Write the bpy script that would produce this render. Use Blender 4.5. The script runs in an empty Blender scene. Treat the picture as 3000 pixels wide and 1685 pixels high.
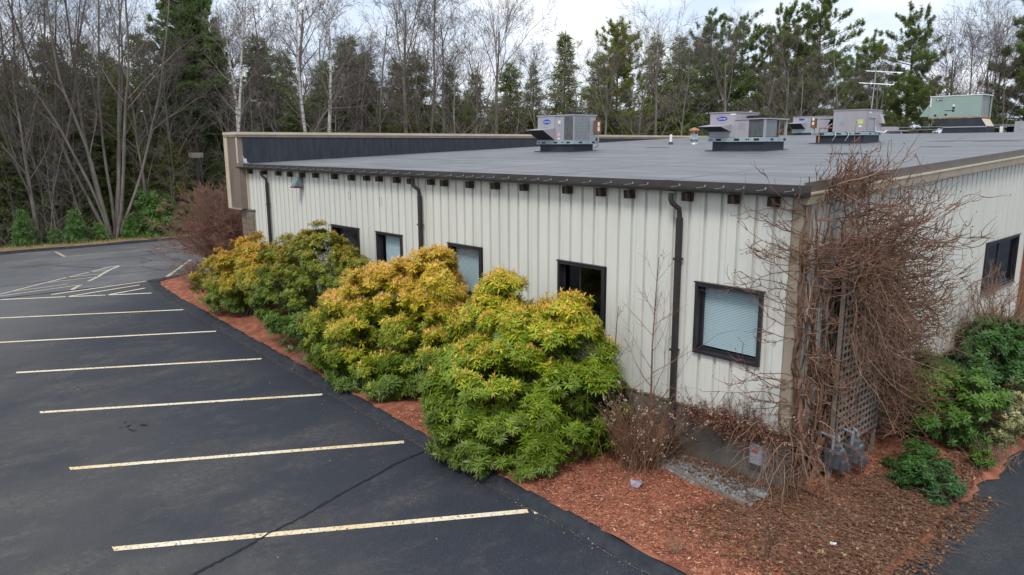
import bpy, math, random
import numpy as np
from mathutils import Vector, Matrix, Quaternion
rad = math.radians
random.seed(7)
RNG = np.random.default_rng(7)
scn = bpy.context.scene
COL = scn.collection

# ------------------------------------------------------------------ camera, sky, sun, exposure
def set_camera():
    yaw, pitch, roll = rad(-48.187), rad(11.046), rad(-0.265)
    f = Vector((math.sin(yaw)*math.cos(pitch), math.cos(yaw)*math.cos(pitch), -math.sin(pitch)))
    r = Vector((math.cos(yaw), -math.sin(yaw), 0.0)); u = r.cross(f)
    r2 = math.cos(roll)*r + math.sin(roll)*u
    u2 = -math.sin(roll)*r + math.cos(roll)*u
    cd = bpy.data.cameras.new('camera'); cam = bpy.data.objects.new('camera', cd); COL.objects.link(cam)
    m = Matrix((r2, u2, -f)).transposed().to_4x4(); m.translation = Vector((5.166, -10.373, 5.528))
    cam.matrix_world = m
    cd.sensor_width = 36.0; cd.lens = 2137.1/3000.0*36.0
    cd.clip_start = 0.1; cd.clip_end = 3000.0
    scn.camera = cam
set_camera()

SUN_ELEV, SUN_AZ = rad(50), rad(150)      # azimuth measured clockwise from +Y
W = bpy.data.worlds.new('World'); scn.world = W; W.use_nodes = True
def build_world():
    nt = W.node_tree; n = nt.nodes; l = nt.links; n.clear()
    out = n.new('ShaderNodeOutputWorld'); bg = n.new('ShaderNodeBackground')
    sky = n.new('ShaderNodeTexSky'); sky.sky_type = 'NISHITA'; sky.sun_disc = False
    sky.sun_elevation = SUN_ELEV; sky.sun_rotation = SUN_AZ; sky.air_density = 1.0; sky.dust_density = 1.5
    tc = n.new('ShaderNodeTexCoord'); mp = n.new('ShaderNodeMapping'); mp.inputs['Scale'].default_value = (1.6, 1.6, 5.0)
    nz = n.new('ShaderNodeTexNoise'); nz.inputs['Scale'].default_value = 1.7; nz.inputs['Detail'].default_value = 6; nz.inputs['Roughness'].default_value = .55
    rp = n.new('ShaderNodeValToRGB')
    rp.color_ramp.elements[0].position = .36; rp.color_ramp.elements[0].color = (.80,.80,.80,1)
    rp.color_ramp.elements[1].position = .62; rp.color_ramp.elements[1].color = (1,1,1,1)
    nz2 = n.new('ShaderNodeTexNoise'); nz2.inputs['Scale'].default_value = 3.1; nz2.inputs['Detail'].default_value = 5
    rp2 = n.new('ShaderNodeValToRGB')
    rp2.color_ramp.elements[0].position = .35; rp2.color_ramp.elements[0].color = (5.7,6.7,8.2,1)
    rp2.color_ramp.elements[1].position = .65; rp2.color_ramp.elements[1].color = (8.6,8.8,9.1,1)
    mx = n.new('ShaderNodeMixRGB')
    l.new(tc.outputs['Generated'], mp.inputs['Vector']); l.new(mp.outputs[0], nz.inputs['Vector']); l.new(mp.outputs[0], nz2.inputs['Vector'])
    l.new(nz.outputs['Fac'], rp.inputs['Fac']); l.new(nz2.outputs['Fac'], rp2.inputs['Fac'])
    l.new(rp.outputs['Color'], mx.inputs['Fac']); l.new(sky.outputs[0], mx.inputs['Color1']); l.new(rp2.outputs['Color'], mx.inputs['Color2'])
    l.new(mx.outputs[0], bg.inputs['Color']); bg.inputs['Strength'].default_value = 0.09
    l.new(bg.outputs[0], out.inputs['Surface'])
build_world()
def build_sun():
    d = Vector((math.sin(SUN_AZ)*math.cos(SUN_ELEV), math.cos(SUN_AZ)*math.cos(SUN_ELEV), math.sin(SUN_ELEV)))
    ld = bpy.data.lights.new('sun', 'SUN'); ld.energy = 1.4; ld.angle = rad(16); ld.color = (1.0,.965,.92)
    o = bpy.data.objects.new('sun', ld); COL.objects.link(o)
    o.rotation_euler = d.to_track_quat('Z','Y').to_euler(); o.location = d*60
build_sun()
vs = scn.view_settings
vs.view_transform = 'Standard'; vs.look = 'None'; vs.gamma = 1.0; vs.use_curve_mapping = False; vs.exposure = 0.62
scn.cycles.max_bounces = 8; scn.cycles.diffuse_bounces = 5; scn.cycles.transparent_max_bounces = 8

# ------------------------------------------------------------------ helpers
def tag(o, label=None, cat=None, group=None, kind=None):
    if label: o['label'] = label
    if cat: o['category'] = cat
    if group: o['group'] = group
    if kind: o['kind'] = kind
    return o
def empty(name, loc, label, cat, group=None):
    o = bpy.data.objects.new(name, None); COL.objects.link(o); o.location = loc; o.empty_display_size = .3
    return tag(o, label, cat, group)
def link(name, me, parent=None, mats=None):
    o = bpy.data.objects.new(name, me); COL.objects.link(o)
    if parent is not None: o.parent = parent
    return o
class MB:
    def __init__(s): s.v=[]; s.f=[]; s.m=[]
    def add(s, V, F, mi=0):
        b=len(s.v); s.v += [tuple(p) for p in V]; s.f += [tuple(b+i for i in f) for f in F]; s.m += [mi]*len(F); return s
    def box(s, x0,x1,y0,y1,z0,z1, mi=0):
        return s.add([(x0,y0,z0),(x1,y0,z0),(x1,y1,z0),(x0,y1,z0),(x0,y0,z1),(x1,y0,z1),(x1,y1,z1),(x0,y1,z1)],
              [(0,3,2,1),(4,5,6,7),(0,1,5,4),(1,2,6,5),(2,3,7,6),(3,0,4,7)], mi)
    def frame_xz(s, x0,x1,z0,z1,w,y0,y1,mi=0):
        s.box(x0,x1,y0,y1,z1-w,z1,mi); s.box(x0,x1,y0,y1,z0,z0+w,mi)
        s.box(x0,x0+w,y0,y1,z0+w,z1-w,mi); s.box(x1-w,x1,y0,y1,z0+w,z1-w,mi); return s
    def frame_yz(s, y0,y1,z0,z1,w,x0,x1,mi=0):
        s.box(x0,x1,y0,y1,z1-w,z1,mi); s.box(x0,x1,y0,y1,z0,z0+w,mi)
        s.box(x0,x1,y0,y0+w,z0+w,z1-w,mi); s.box(x0,x1,y1-w,y1,z0+w,z1-w,mi); return s
    def hexa(s, B, T, mi=0):   # bottom 4 ccw, top 4 ccw
        return s.add(list(B)+list(T), [(0,3,2,1),(4,5,6,7),(0,1,5,4),(1,2,6,5),(2,3,7,6),(3,0,4,7)], mi)
    def tube(s, pts, r, n=8, mi=0, cap=True):
        pts=[Vector(p) for p in pts]; R=r if isinstance(r,(list,tuple)) else [r]*len(pts)
        V=[]; F=[]
        t=(pts[1]-pts[0]).normalized(); a=t.orthogonal().normalized()
        for i,p in enumerate(pts):
            t=(pts[min(i+1,len(pts)-1)]-pts[max(i-1,0)]).normalized()
            a=(a-t*a.dot(t)); a = a.normalized() if a.length>1e-6 else t.orthogonal().normalized(); b=t.cross(a)
            for k in range(n):
                q=2*math.pi*k/n; V.append(p+R[i]*(a*math.cos(q)+b*math.sin(q)))
        for i in range(len(pts)-1):
            for k in range(n):
                k2=(k+1)%n; F.append((i*n+k,i*n+k2,(i+1)*n+k2,(i+1)*n+k))
        if cap: F.append(tuple(range(n-1,-1,-1))); F.append(tuple((len(pts)-1)*n+k for k in range(n)))
        return s.add(V,F,mi)
    def lathe(s, cx,cy, prof, n=16, mi=0):
        V=[];F=[]
        for r,z in prof:
            for k in range(n):
                q=2*math.pi*k/n; V.append((cx+r*math.cos(q),cy+r*math.sin(q),z))
        for i in range(len(prof)-1):
            for k in range(n):
                k2=(k+1)%n; F.append((i*n+k,i*n+k2,(i+1)*n+k2,(i+1)*n+k))
        F.append(tuple(range(n-1,-1,-1))); F.append(tuple((len(prof)-1)*n+k for k in range(n)))
        return s.add(V,F,mi)
    def mesh(s, name, mats, base=(0,0,0), smooth=False):
        me=bpy.data.meshes.new(name)
        bx,by,bz=base
        me.from_pydata([(x-bx,y-by,z-bz) for x,y,z in s.v],[],s.f)
        for m in (mats if isinstance(mats,(list,tuple)) else [mats]): me.materials.append(m)
        if any(s.m): me.polygons.foreach_set('material_index', s.m)
        if smooth: me.polygons.foreach_set('use_smooth',[True]*len(me.polygons))
        me.update(); return me
    def build(s, name, mats, parent=None, base=(0,0,0), smooth=False):
        return link(name, s.mesh(name,mats,base,smooth), parent)
def bevel(o, w=.01, seg=1):
    m=o.modifiers.new('bevel','BEVEL'); m.width=w; m.segments=seg; m.limit_method='ANGLE'; return o

def fast_mesh(name, V, F, mats, mi=None, col=None, smooth=False):
    V=np.asarray(V,np.float32); F=np.asarray(F,np.int32); m,k=F.shape
    me=bpy.data.meshes.new(name)
    me.vertices.add(len(V)); me.vertices.foreach_set('co',V.ravel())
    me.loops.add(m*k); me.loops.foreach_set('vertex_index',F.ravel())
    me.polygons.add(m); me.polygons.foreach_set('loop_start',np.arange(0,m*k,k,dtype=np.int32))
    for x in (mats if isinstance(mats,(list,tuple)) else [mats]): me.materials.append(x)
    if mi is not None: me.polygons.foreach_set('material_index',np.asarray(mi,np.int32))
    if smooth: me.polygons.foreach_set('use_smooth',np.ones(m,bool))
    if col is not None:
        a=me.color_attributes.new('Col','FLOAT_COLOR','POINT')
        c=np.ones((len(V),4),np.float32); c[:,:3]=col; a.data.foreach_set('color',c.ravel())
    me.update(calc_edges=True); return me
def nrm(a): return a/np.maximum(np.linalg.norm(a,axis=-1,keepdims=True),1e-9)
def seg_tubes(P0,P1,R0,R1,n=3):
    P0=np.asarray(P0,float);P1=np.asarray(P1,float);R0=np.asarray(R0,float);R1=np.asarray(R1,float)
    t=nrm(P1-P0); ref=np.where(np.abs(t[:,2:3])<.9,np.array([[0,0,1.]]),np.array([[1.,0,0]]))
    a=nrm(np.cross(t,ref)); b=np.cross(t,a); N=len(P0)
    q=2*np.pi*np.arange(n)/n
    ring=a[:,None,:]*np.cos(q)[None,:,None]+b[:,None,:]*np.sin(q)[None,:,None]
    V=np.concatenate([P0[:,None]+ring*R0[:,None,None],P1[:,None]+ring*R1[:,None,None]],1).reshape(-1,3)
    k=np.arange(n);k2=(k+1)%n; f=np.stack([k,k2,n+k2,n+k],1)
    F=(f[None]+(np.arange(N)*2*n)[:,None,None]).reshape(-1,4)
    return V,F
def join(parts):
    Vs=[];Fs=[];o=0
    for V,F in parts: Vs.append(V);Fs.append(F+o);o+=len(V)
    return np.concatenate(Vs),np.concatenate(Fs)
def blades(P,D,N,L,Wd,fold=.12,mid=.45):
    """one folded leaf (a quad) per row"""
    S=nrm(np.cross(D,N)); L=np.asarray(L).reshape(-1,1); Wd=np.asarray(Wd).reshape(-1,1)
    m=P+D*L*mid; V=np.stack([P, m+S*Wd*.5+N*Wd*fold, P+D*L, m-S*Wd*.5+N*Wd*fold],1).reshape(-1,3)
    F=np.arange(len(V)).reshape(-1,4); return V,F

# ------------------------------------------------------------------ materials
def mat(name, c1, c2=None, scale=4.0, detail=4, rough=.7, spec=.3, metal=0.0, bump=0.0, bscale=None, lo=.35, hi=.65, stretch=(1,1,1), c3=None, s3=40, f3=.5):
    m=bpy.data.materials.new(name); m.use_nodes=True; nt=m.node_tree; n=nt.nodes; l=nt.links
    b=n['Principled BSDF']; b.inputs['Roughness'].default_value=rough; b.inputs['Metallic'].default_value=metal
    b.inputs['Specular IOR Level'].default_value=spec
    b.inputs['Base Color'].default_value=(*c1,1)
    if c2 is not None or bump:
        tc=n.new('ShaderNodeTexCoord'); mp=n.new('ShaderNodeMapping'); mp.inputs['Scale'].default_value=stretch
        l.new(tc.outputs['Object'],mp.inputs['Vector'])
    if c2 is not None:
        nz=n.new('ShaderNodeTexNoise'); nz.inputs['Scale'].default_value=scale; nz.inputs['Detail'].default_value=detail; nz.inputs['Roughness'].default_value=.6
        rp=n.new('ShaderNodeValToRGB'); rp.color_ramp.elements[0].position=lo; rp.color_ramp.elements[1].position=hi
        rp.color_ramp.elements[0].color=(*c1,1); rp.color_ramp.elements[1].color=(*c2,1)
        l.new(mp.outputs[0],nz.inputs['Vector']); l.new(nz.outputs['Fac'],rp.inputs['Fac'])
        last=rp.outputs['Color']
        if c3 is not None:
            n3=n.new('ShaderNodeTexNoise'); n3.inputs['Scale'].default_value=s3; n3.inputs['Detail'].default_value=3
            r3=n.new('ShaderNodeValToRGB'); r3.color_ramp.elements[0].position=.5; r3.color_ramp.elements[1].position=.7
            r3.color_ramp.elements[0].color=(0,0,0,1); r3.color_ramp.elements[1].color=(f3,f3,f3,1)
            mx=n.new('ShaderNodeMixRGB'); mx.inputs['Color2'].default_value=(*c3,1)
            l.new(mp.outputs[0],n3.inputs['Vector']); l.new(n3.outputs['Fac'],r3.inputs['Fac']); l.new(r3.outputs[0],mx.inputs['Fac']); l.new(last,mx.inputs['Color1']); last=mx.outputs[0]
        l.new(last,b.inputs['Base Color'])
    if bump:
        nb=n.new('ShaderNodeTexNoise'); nb.inputs['Scale'].default_value=bscale or scale*6; nb.inputs['Detail'].default_value=4
        bp=n.new('ShaderNodeBump'); bp.inputs['Strength'].default_value=bump; bp.inputs['Distance'].default_value=.02
        l.new(mp.outputs[0],nb.inputs['Vector']); l.new(nb.outputs['Fac'],bp.inputs['Height']); l.new(bp.outputs[0],b.inputs['Normal'])
    return m
def leaf_mat(name, rough=.5, trans=.25, sat=1.0):
    m=bpy.data.materials.new(name); m.use_nodes=True; nt=m.node_tree; n=nt.nodes; l=nt.links
    b=n['Principled BSDF']; b.inputs['Roughness'].default_value=rough; b.inputs['Specular IOR Level'].default_value=.35
    at=n.new('ShaderNodeAttribute'); at.attribute_name='Col'
    tr=n.new('ShaderNodeBsdfTranslucent'); mx=n.new('ShaderNodeMixShader'); mx.inputs[0].default_value=trans
    l.new(at.outputs['Color'],b.inputs['Base Color']); l.new(at.outputs['Color'],tr.inputs['Color'])
    l.new(b.outputs[0],mx.inputs[1]); l.new(tr.outputs[0],mx.inputs[2]); l.new(mx.outputs[0],n['Material Output'].inputs['Surface'])
    return m
def glass_mat(name, tint, rough=.02):
    m=bpy.data.materials.new(name); m.use_nodes=True; nt=m.node_tree; n=nt.nodes; l=nt.links; n.clear()
    out=n.new('ShaderNodeOutputMaterial'); tr=n.new('ShaderNodeBsdfTransparent'); tr.inputs[0].default_value=(*tint,1)
    gl=n.new('ShaderNodeBsdfGlossy'); gl.inputs['Roughness'].default_value=rough; gl.inputs[0].default_value=(.9,.95,1,1)
    fr=n.new('ShaderNodeFresnel'); fr.inputs[0].default_value=1.5; mx=n.new('ShaderNodeMixShader')
    ge=n.new('ShaderNodeNewGeometry'); iv=n.new('ShaderNodeMath'); iv.operation='SUBTRACT'; iv.inputs[0].default_value=1.0; ml=n.new('ShaderNodeMath'); ml.operation='MULTIPLY'; l.new(ge.outputs['Backfacing'],iv.inputs[1]); l.new(fr.outputs[0],ml.inputs[0]); l.new(iv.outputs[0],ml.inputs[1])
    l.new(ml.outputs[0],mx.inputs[0]); l.new(tr.outputs[0],mx.inputs[1]); l.new(gl.outputs[0],mx.inputs[2]); l.new(mx.outputs[0],out.inputs[0]); return m

def asphalt_mat(name, dark, worn, aged, kind):
    m=bpy.data.materials.new(name); m.use_nodes=True; nt=m.node_tree; n=nt.nodes; l=nt.links
    b=n['Principled BSDF']; b.inputs['Specular IOR Level'].default_value=.35
    tc=n.new('ShaderNodeTexCoord')
    def noise(scale,detail,st=(1,1,1),rot=0,rough=.6):
        mp=n.new('ShaderNodeMapping'); mp.inputs['Scale'].default_value=st; mp.inputs['Rotation'].default_value=(0,0,rot)
        z=n.new('ShaderNodeTexNoise'); z.inputs['Scale'].default_value=scale; z.inputs['Detail'].default_value=detail; z.inputs['Roughness'].default_value=rough
        l.new(tc.outputs['Object'],mp.inputs['Vector']); l.new(mp.outputs[0],z.inputs['Vector']); return z.outputs['Fac']
    def ramp(x,a,c,v0=0.,v1=1.):
        r=n.new('ShaderNodeMapRange'); r.inputs[1].default_value=a; r.inputs[2].default_value=c; r.inputs[3].default_value=v0; r.inputs[4].default_value=v1; r.interpolation_type='SMOOTHSTEP'
        l.new(x,r.inputs[0]); return r.outputs[0]
    def math_(op,a,bb):
        q=n.new('ShaderNodeMath'); q.operation=op
        for i,x in enumerate((a,bb)):
            if isinstance(x,(int,float)): q.inputs[i].default_value=x
            else: l.new(x,q.inputs[i])
        return q.outputs[0]
    def mix(f,c1,c2):
        q=n.new('ShaderNodeMixRGB')
        if isinstance(f,(int,float)): q.inputs[0].default_value=f
        else: l.new(f,q.inputs[0])
        for i,c in ((1,c1),(2,c2)):
            if isinstance(c,tuple): q.inputs[i].default_value=(*c,1)
            else: l.new(c,q.inputs[i])
        return q.outputs[0]
    big=noise(.5,10,(1,.6,1),rad(25),.68); mid=noise(1.5,10,(1,.55,1),rad(10),.72); fine=noise(110,2); grit=noise(38,4,rough=.75)
    hf=noise(9,6,rough=.8); brk=ramp(hf,.36,.62,.25,1.15)
    w=math_('MULTIPLY',ramp(big,.46,.60),brk); w2=math_('MULTIPLY',ramp(mid,.50,.62),brk)
    if kind=='lot':
        # worn where cars stop and turn: an aisle of bare aggregate further from the beds
        sep=n.new('ShaderNodeSeparateXYZ'); l.new(tc.outputs['Object'],sep.inputs[0])
        aisle=ramp(sep.outputs['Y'],-4.2,-8.5); wv=noise(.35,4)
        aisle=math_('MULTIPLY',aisle,ramp(wv,.3,.6,.25,1.0))
        stall=math_('MULTIPLY',math_('ADD',math_('MULTIPLY',w,.55),math_('MULTIPLY',w2,.45)),.8)
        f=math_('MINIMUM',math_('ADD',math_('MULTIPLY',aisle,.45),stall),1.0)
        f=math_('MULTIPLY',f,ramp(sep.outputs['Y'],-3.0,-4.2,.12,1.0))
        c=mix(f,dark,worn)
        far=ramp(math_('ADD',sep.outputs['X'],math_('MULTIPLY',sep.outputs['Y'],1.2)),-24.5,-34.5); c=mix(math_('MULTIPLY',far,.75),c,aged)
    else:
        c=mix(w,dark,worn); c=mix(math_('MULTIPLY',w2,.5),c,aged)
    sp=ramp(grit,.52,.72); c=mix(math_('MULTIPLY',sp,.42 if kind=='lot' else .36),c,(.25,.23,.21))
    c=mix(math_('MULTIPLY',ramp(fine,.35,.65),.5),c,(.012,.013,.016))
    l.new(c,b.inputs['Base Color'])
    rr=ramp(big,.35,.65,.62,.85); l.new(rr,b.inputs['Roughness'])
    bp=n.new('ShaderNodeBump'); bp.inputs['Strength'].default_value=.35; bp.inputs['Distance'].default_value=.01
    l.new(grit,bp.inputs['Height']); l.new(bp.outputs[0],b.inputs['Normal'])
    return m
def paint_mat(name, col, wear=.5, under=(.04,.04,.045)):
    m=bpy.data.materials.new(name); m.use_nodes=True; nt=m.node_tree; n=nt.nodes; l=nt.links
    b=n['Principled BSDF']; b.inputs['Roughness'].default_value=.7
    tc=n.new('ShaderNodeTexCoord'); z=n.new('ShaderNodeTexNoise'); z.inputs['Scale'].default_value=18; z.inputs['Detail'].default_value=8; z.inputs['Roughness'].default_value=.75
    z2=n.new('ShaderNodeTexNoise'); z2.inputs['Scale'].default_value=.6; z2.inputs['Detail'].default_value=3
    l.new(tc.outputs['Object'],z.inputs['Vector']); l.new(tc.outputs['Object'],z2.inputs['Vector'])
    r=n.new('ShaderNodeValToRGB'); r.color_ramp.elements[0].position=.52+.12*(1-wear); r.color_ramp.elements[1].position=.58+.12*(1-wear)
    r.color_ramp.elements[0].color=(0,0,0,1); r.color_ramp.elements[1].color=(.9,.9,.9,1)
    r2=n.new('ShaderNodeValToRGB'); r2.color_ramp.elements[0].position=.35; r2.color_ramp.elements[1].position=.65
    r2.color_ramp.elements[0].color=(*col,1); r2.color_ramp.elements[1].color=(col[0]*.92,col[1]*.80,col[2]*.58,1)
    mx=n.new('ShaderNodeMixRGB'); mx.inputs[2].default_value=(*under,1)
    l.new(z.outputs['Fac'],r.inputs[0]); l.new(z2.outputs['Fac'],r2.inputs[0]); l.new(r.outputs[0],mx.inputs[0]); l.new(r2.outputs[0],mx.inputs[1]); l.new(mx.outputs[0],b.inputs['Base Color'])
    return m
def siding_mat():
    m=mat('painted_siding',(.635,.635,.58),(.61,.61,.555),scale=1.1,rough=.5,spec=.35,stretch=(2.2,2.2,.35),c3=(.50,.49,.42),s3=2.2,f3=.16)
    return m
M=dict(
 lot=asphalt_mat('sealed_asphalt',(.025,.030,.043),(.110,.104,.096),(.17,.17,.17),'lot'),
 old=asphalt_mat('aged_asphalt',(.15,.153,.16),(.22,.22,.22),(.11,.113,.12),'road'),
 drive=asphalt_mat('driveway_asphalt',(.026,.031,.040),(.055,.058,.062),(.03,.034,.042),'road'),
 berm=mat('berm_asphalt',(.016,.019,.026),(.034,.037,.045),scale=5,rough=.7,bump=.5,bscale=60),
 tar=mat('crack_tar',(.010,.011,.014),rough=.6),
 crackold=mat('old_crack_tar',(.045,.046,.052),rough=.7),
 dust=paint_mat('dust_line',(.10,.092,.082),1.0,(.03,.033,.04)),
 paint=paint_mat('yellowed_white_paint',(.78,.70,.54),.85),
 paint_old=paint_mat('faded_white_paint',(.58,.56,.49),1.0,(.16,.16,.165)),
 paint_new=paint_mat('white_paint',(.78,.74,.64),.7),
 soil=mat('forest_soil',(.075,.055,.036),(.14,.10,.06),scale=.8,rough=.95,bump=.5,bscale=9),
 straw=mat('dead_grass',(.36,.26,.13),(.24,.17,.09),scale=2.0,rough=.95,bump=.6,bscale=30),
 mulch=mat('red_mulch',(.235,.080,.045),(.41,.165,.095),scale=3.2,detail=10,rough=.95,bump=1.0,bscale=45,c3=(.13,.045,.028),s3=5,f3=.7),
 siding=siding_mat(),
 trim=mat('tan_trim',(.34,.29,.22),(.28,.235,.175),scale=2,rough=.55),
 trim_lt=mat('beige_trim',(.56,.49,.37),(.48,.41,.30),scale=2,rough=.5),
 fascia=mat('brown_ribbed_metal',(.26,.21,.175),(.19,.15,.125),scale=1.5,rough=.5,stretch=(2,2,.4)),
 bronze=mat('dark_bronze_metal',(.026,.023,.022),(.038,.033,.030),scale=3,rough=.45,spec=.4),
 bronze_lt=mat('roof_edge_bronze',(.115,.098,.082),(.145,.125,.105),scale=2,rough=.5),
 eave=mat('eave_edge_metal',(.048,.042,.037),(.062,.055,.050),scale=2,rough=.5),
 winframe=mat('black_bronze_frame',(.018,.016,.021),(.028,.024,.028),scale=3,rough=.35,spec=.5),
 galv=mat('galvanised_steel',(.50,.53,.56),(.38,.41,.44),scale=8,rough=.35,metal=.6),
 strap=mat('bright_strap',(.42,.44,.46),rough=.4,metal=.6),
 membrane=mat('grey_roof_membrane',(.100,.103,.112),(.182,.185,.193),scale=.8,detail=10,rough=.55,spec=.5,stretch=(.35,2.2,1),c3=(.28,.28,.29),s3=3.5,f3=.35),
 seam=mat('roof_seam',(.118,.122,.132),(.15,.154,.165),scale=3,rough=.5),
 rubber=mat('black_rubber',(.024,.029,.038),(.038,.045,.056),scale=2.5,rough=.6,stretch=(1,3,.5)),
 concrete=mat('foundation_concrete',(.165,.152,.132),(.105,.096,.082),scale=1.6,rough=.9,bump=.3,bscale=30,c3=(.09,.085,.075),s3=2.2,f3=.6),
 block=mat('split_face_block',(.22,.175,.135),(.165,.13,.10),scale=6,rough=.95,bump=.8,bscale=30),
 mortar=mat('mortar',(.26,.235,.20),rough=.95),
 rotwood=mat('weathered_brown_wood',(.030,.024,.021),(.050,.036,.030),scale=9,rough=.9,stretch=(1,1,.3),c3=(.30,.23,.18),s3=14,f3=.5),
 glass=glass_mat('tinted_glass',(.83,.88,.895)), glass_dk=glass_mat('dark_glass',(.42,.47,.46)), glass_cl=glass_mat('clear_glass',(.62,.70,.74)),
 slat=mat('blind_slat',(.84,.88,.88),rough=.5), slat_dk=mat('dull_blind_slat',(.50,.50,.46),rough=.6),
 interior=mat('dim_interior',(.10,.10,.10),rough=.9), wood=mat('brown_furniture',(.22,.10,.05),rough=.6), white=mat('white_plastic',(.78,.78,.78),rough=.4),
 cabinet=mat('grey_cabinet_paint',(.36,.35,.38),(.31,.30,.335),scale=1.5,rough=.5,stretch=(1,1,.4)),
 cabinet_pk=mat('mauve_cabinet_paint',(.375,.35,.375),(.315,.292,.315),scale=1.5,rough=.5,stretch=(1,1,.4)),
 cabinet_gn=mat('green_cabinet_paint',(.27,.36,.31),(.235,.315,.275),scale=1.2,rough=.5),
 rail=mat('galvanised_rail',(.36,.45,.48),(.26,.33,.36),scale=5,rough=.45,metal=.3),
 coil=mat('coil_fins',(.085,.092,.10),(.15,.16,.165),scale=20,rough=.5,metal=.3,stretch=(1,1,.2)),
 coil_lt=mat('pale_coil_fins',(.23,.25,.26),(.34,.36,.37),scale=14,rough=.5,metal=.3,stretch=(1,1,.2)),
 filt=mat('black_filter',(.022,.024,.027),(.035,.037,.04),scale=50,rough=.8),
 blue=mat('blue_emblem',(.015,.055,.32),rough=.4), black=mat('black_plate',(.012,.012,.013),rough=.4), label=mat('white_label',(.72,.74,.74),rough=.5), pink=mat('pink_label',(.72,.38,.47),rough=.5), yellow=mat('yellow_label',(.52,.56,.18),rough=.5),
 rust=mat('rusty_steel',(.28,.095,.04),(.40,.19,.10),scale=9,rough=.85,c3=(.6,.45,.34),s3=7,f3=.6), brownbox=mat('brown_painted_box',(.17,.08,.045),(.22,.11,.06),scale=5,rough=.6),
 meter=mat('grey_meter_paint',(.085,.092,.105),(.06,.066,.076),scale=6,rough=.5), lilac=mat('pale_scrap',(.33,.29,.35),(.24,.21,.26),scale=12,rough=.7),
 pipe=mat('grey_conduit',(.26,.29,.33),rough=.5), stone=mat('grey_pebble',(.085,.088,.09),(.30,.30,.295),scale=16,rough=.85), lattice=mat('weathered_lattice',(.25,.212,.175),(.15,.125,.105),scale=5,rough=.9),
 bark=mat('grey_bark',(.225,.195,.17),(.15,.128,.11),scale=5,rough=.95,stretch=(1,1,.25),c3=(.30,.30,.26),s3=3,f3=.5),
 twig=mat('grey_brown_twigs',(.185,.152,.135),(.125,.10,.09),scale=.6,rough=.95),
 birch=mat('white_birch_bark',(.62,.60,.56),(.50,.47,.43),scale=3,rough=.8,stretch=(1,1,4),c3=(.07,.06,.055),s3=2.4,f3=1.0),
 birchtwig=mat('birch_twigs',(.27,.235,.215),(.20,.165,.145),scale=.6,rough=.95),
 pinebark=mat('dark_pine_bark',(.095,.072,.058),(.14,.11,.09),scale=5,rough=.95,stretch=(1,1,.3)),
 needles=leaf_mat('conifer_needles',.6,.40), leaf=leaf_mat('shrub_leaves',.42,.17), dryleaf=leaf_mat('dry_bits',.9,.1),
 vine=mat('vine_bark',(.255,.143,.095),(.092,.051,.037),scale=2.6,rough=.95), vine_lt=mat('pale_vine_stems',(.36,.25,.17),(.25,.165,.11),scale=3,rough=.95),
 redtwig=mat('red_brown_twigs',(.285,.165,.122),(.20,.112,.085),scale=1.2,rough=.9), tantwig=mat('tan_twigs',(.30,.20,.135),(.20,.125,.085),scale=2,rough=.95),
 brush=mat('brown_brush',(.17,.085,.05),(.29,.17,.105),scale=1.5,rough=.95), stem=mat('shrub_stem',(.10,.075,.055),rough=.95),
)

# ------------------------------------------------------------------ ground, roads, beds
def sheet(name, pts, z, m, kind='structure'):
    b=MB(); b.add([(x,y,z) for x,y in pts],[tuple(range(len(pts)))]); o=b.build(name,m); o['kind']=kind; return o
def slab(name,x0,x1,y0,y1,z0,z1,m):
    o=MB().box(x0,x1,y0,y1,z0,z1).build(name,m); o['kind']='structure'; return o
sheet('ground',[(-900,-900),(900,-900),(900,900),(-900,900)],-.06,M['soil'])
slab('parking_lot',-27.35,60,-60,70,-.05,0.0,M['lot'])
slab('road',-41.0,-27.353,-60,24,-.05,0.0,M['old'])
sheet('driveway',[(2.02,-1.2),(2.10,-.14),(1.95,1.0),(1.98,1.8),(1.95,2.9),(2.06,3.15),(2.0,4.0),(1.96,4.8),(2.05,5.2),(2.1,16),(30,16),(30,-1.2)],.004,M['drive'])

def strip(name, pts, w, z, m, ends=None):
    """flat ribbon along a polyline"""
    V=[];F=[]
    P=[Vector((p[0],p[1],0)) for p in pts]
    for i,p in enumerate(P):
        t=(P[min(i+1,len(P)-1)]-P[max(i-1,0)]).normalized(); s=Vector((-t.y,t.x,0))
        ww=w[i] if isinstance(w,(list,tuple)) else w
        V+= [p+s*ww/2+Vector((0,0,z)), p-s*ww/2+Vector((0,0,z))]
    for i in range(len(P)-1): F.append((2*i,2*i+1,2*i+3,2*i+2))
    return MB().add(V,F).build(name,m)
def mark(name,a,b,w,label,group,m='paint',z=.006,cut=None):
    a=Vector((a[0],a[1]));b=Vector((b[0],b[1]));t=(b-a).normalized();s=Vector((-t.y,t.x))
    k=(w/2)/abs(t.y) if cut else 0
    # left end is cut parallel to x, right end square
    if cut: A=[a+Vector((-k,0)),a+Vector((k,0))]
    else: A=[a+s*w/2,a-s*w/2]
    V=[(*A[0],z),(*A[1],z),(*(b-s*w/2),z),(*(b+s*w/2),z)]
    o=MB().add(V,[(0,1,2,3)]).build(name,M[m])
    return tag(o,label,'road marking',group)
G='painted parking stall lines'
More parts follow.
